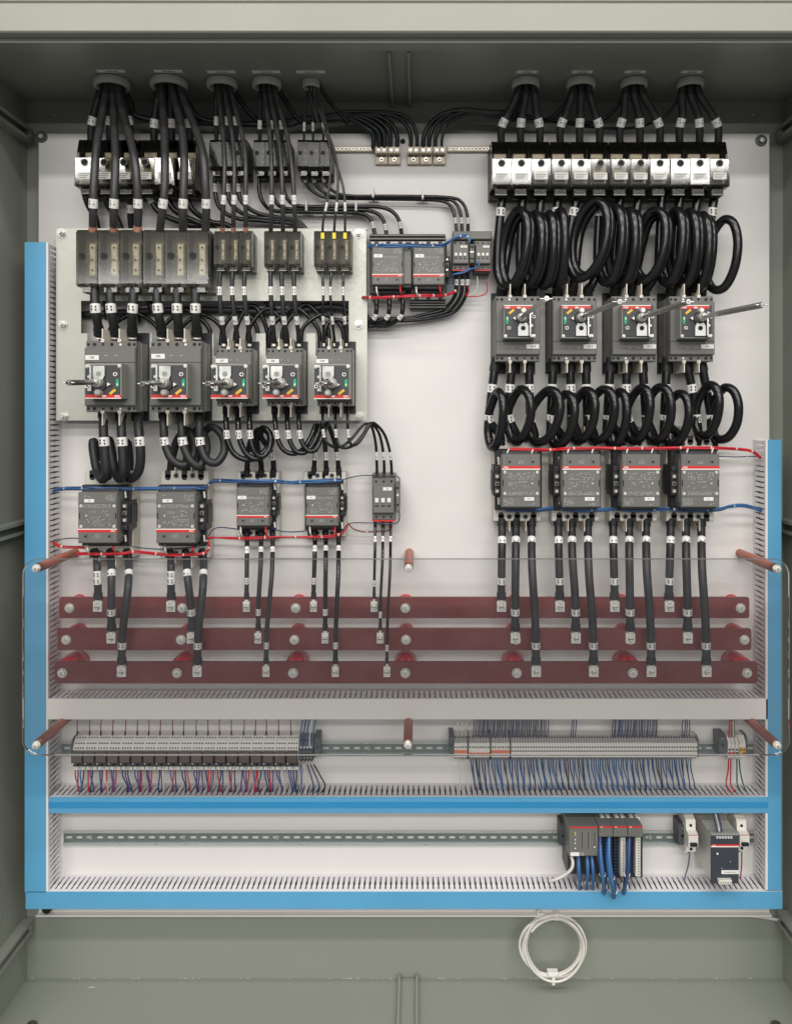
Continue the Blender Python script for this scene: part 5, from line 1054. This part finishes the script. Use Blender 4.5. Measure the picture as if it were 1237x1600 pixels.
def mcb(lab, u0, u1, v0, v1, h):
    a = P(u0, v1, h); c = P(u1, v0, h); w, H = c.x-a.x, c.z-a.z; r = empty('miniature_breaker', (a.x, 0, a.z), lab, 'circuit breaker', 'small white breakers')
    b = MB(); b.prism_x(0, w, [(0, .002), (0, h*.55), (H*.14, h*.62), (H*.14, h*.78), (H*.30, h*.80), (H*.36, h), (H*.66, h), (H*.70, h*.78), (H*.92, h*.76), (H, h*.5), (H, .002)], 'mcb_white'); b.build('case', r)
    MB().box(w*.15, w*.85, H*.40, H*.47, h, h+.008, 'hole_black', .001).build('toggle', r)
    MB().box(w*.05, w*.95, H*.645, H*.66, h, h+.0005, 'band_red').build('red_band', r)
    for fz, hh in ((.80, .775), (.07, .60), (.22, .80)): q = MB(); q.cyl(w*.5, H*fz, w*.15, h*hh, h*hh+.0012, 'hole_black', 10); q.build('terminal_screw', r)
    q = MB(); print_rows(q, w*.15, w*.8, H*.50, H*.63, 4, h, 9, .5); pd = q.build('printed_data', r); pd['kind'] = 'stuff'
mcb('small white breaker left of the power supply', 1075, 1090, 1283, 1346, .085)
mcb('small white breaker right of the power supply', 1155, 1170, 1284, 1344, .085)
wire('dark wire below the left small white breaker', 'wires at the small breakers', [(1077, 1326, .04), (1075, 1350, .042), (1070, 1368, .05), (1069, 1376, .055)], 'wire_navy', 1.0)
wire('white wire below the left small white breaker', 'wires at the small breakers', [(1081, 1326, .04), (1082, 1350, .045), (1084, 1372, .055)], 'wire_white', 1.0)
wire('red wire below the right small white breaker', 'wires at the small breakers', [(1158, 1326, .04), (1158, 1350, .045), (1156, 1374, .055)], 'wire_darkred', 1.0)
# ================================================================ white cable coil hanging below the panel
c0 = P(863, 1477, .01); pts = []; random.seed(8)
turns = 5.1; N = 150; R0 = px(46)
for i in range(N+1):
    a = math.pi*.60+2*math.pi*turns*i/N; k = i/N*turns
    rx, rz = R0*(1.0+.05*math.sin(2.3*k+1)), R0*(1.02+.06*math.sin(1.6*k+.3))
    ox, oz = R0*(.085*math.sin(1.35*k+.5)), R0*.055*math.cos(1.9*k)
    sq = 1-.10*max(0, -math.sin(a))*abs(math.sin(.9*k))
    pts.append(Vector((rx*math.cos(a)*sq+ox, -.004*math.sin(3*k)-.0025*k, rz*math.sin(a)+oz)))
pts = [Vector((-px(16), 0, px(60))), Vector((-px(24), 0, px(50)))]+pts
co = empty('cable_coil', c0, 'coil of white data cable tied below the panel', 'cable coil')
MB().tube(spline(pts, 3), px(2.1), 'wire_white', 8).build('cable', co)
MB().box(-px(9), px(7), -px(42), -px(36), .0, .018, 'marker_white', .001).build('tie_head', co); MB().box(-px(2.4), px(2.4), -px(56), -px(40), -.004, .016, 'marker_white', .001).build('tie', co)
MB().box(px(3), px(8), px(42), px(52), -.004, .012, 'marker_white', .001).build('tie', co)
cable('white data cable leaving the panel foot toward the right wall', 'pale data cables', [(1130, 1428, .0), (1160, 1430, -.01), (1195, 1434, -.02), (1240, 1442, -.03)], 2.2, [], 'wire_white', 'data_cable')
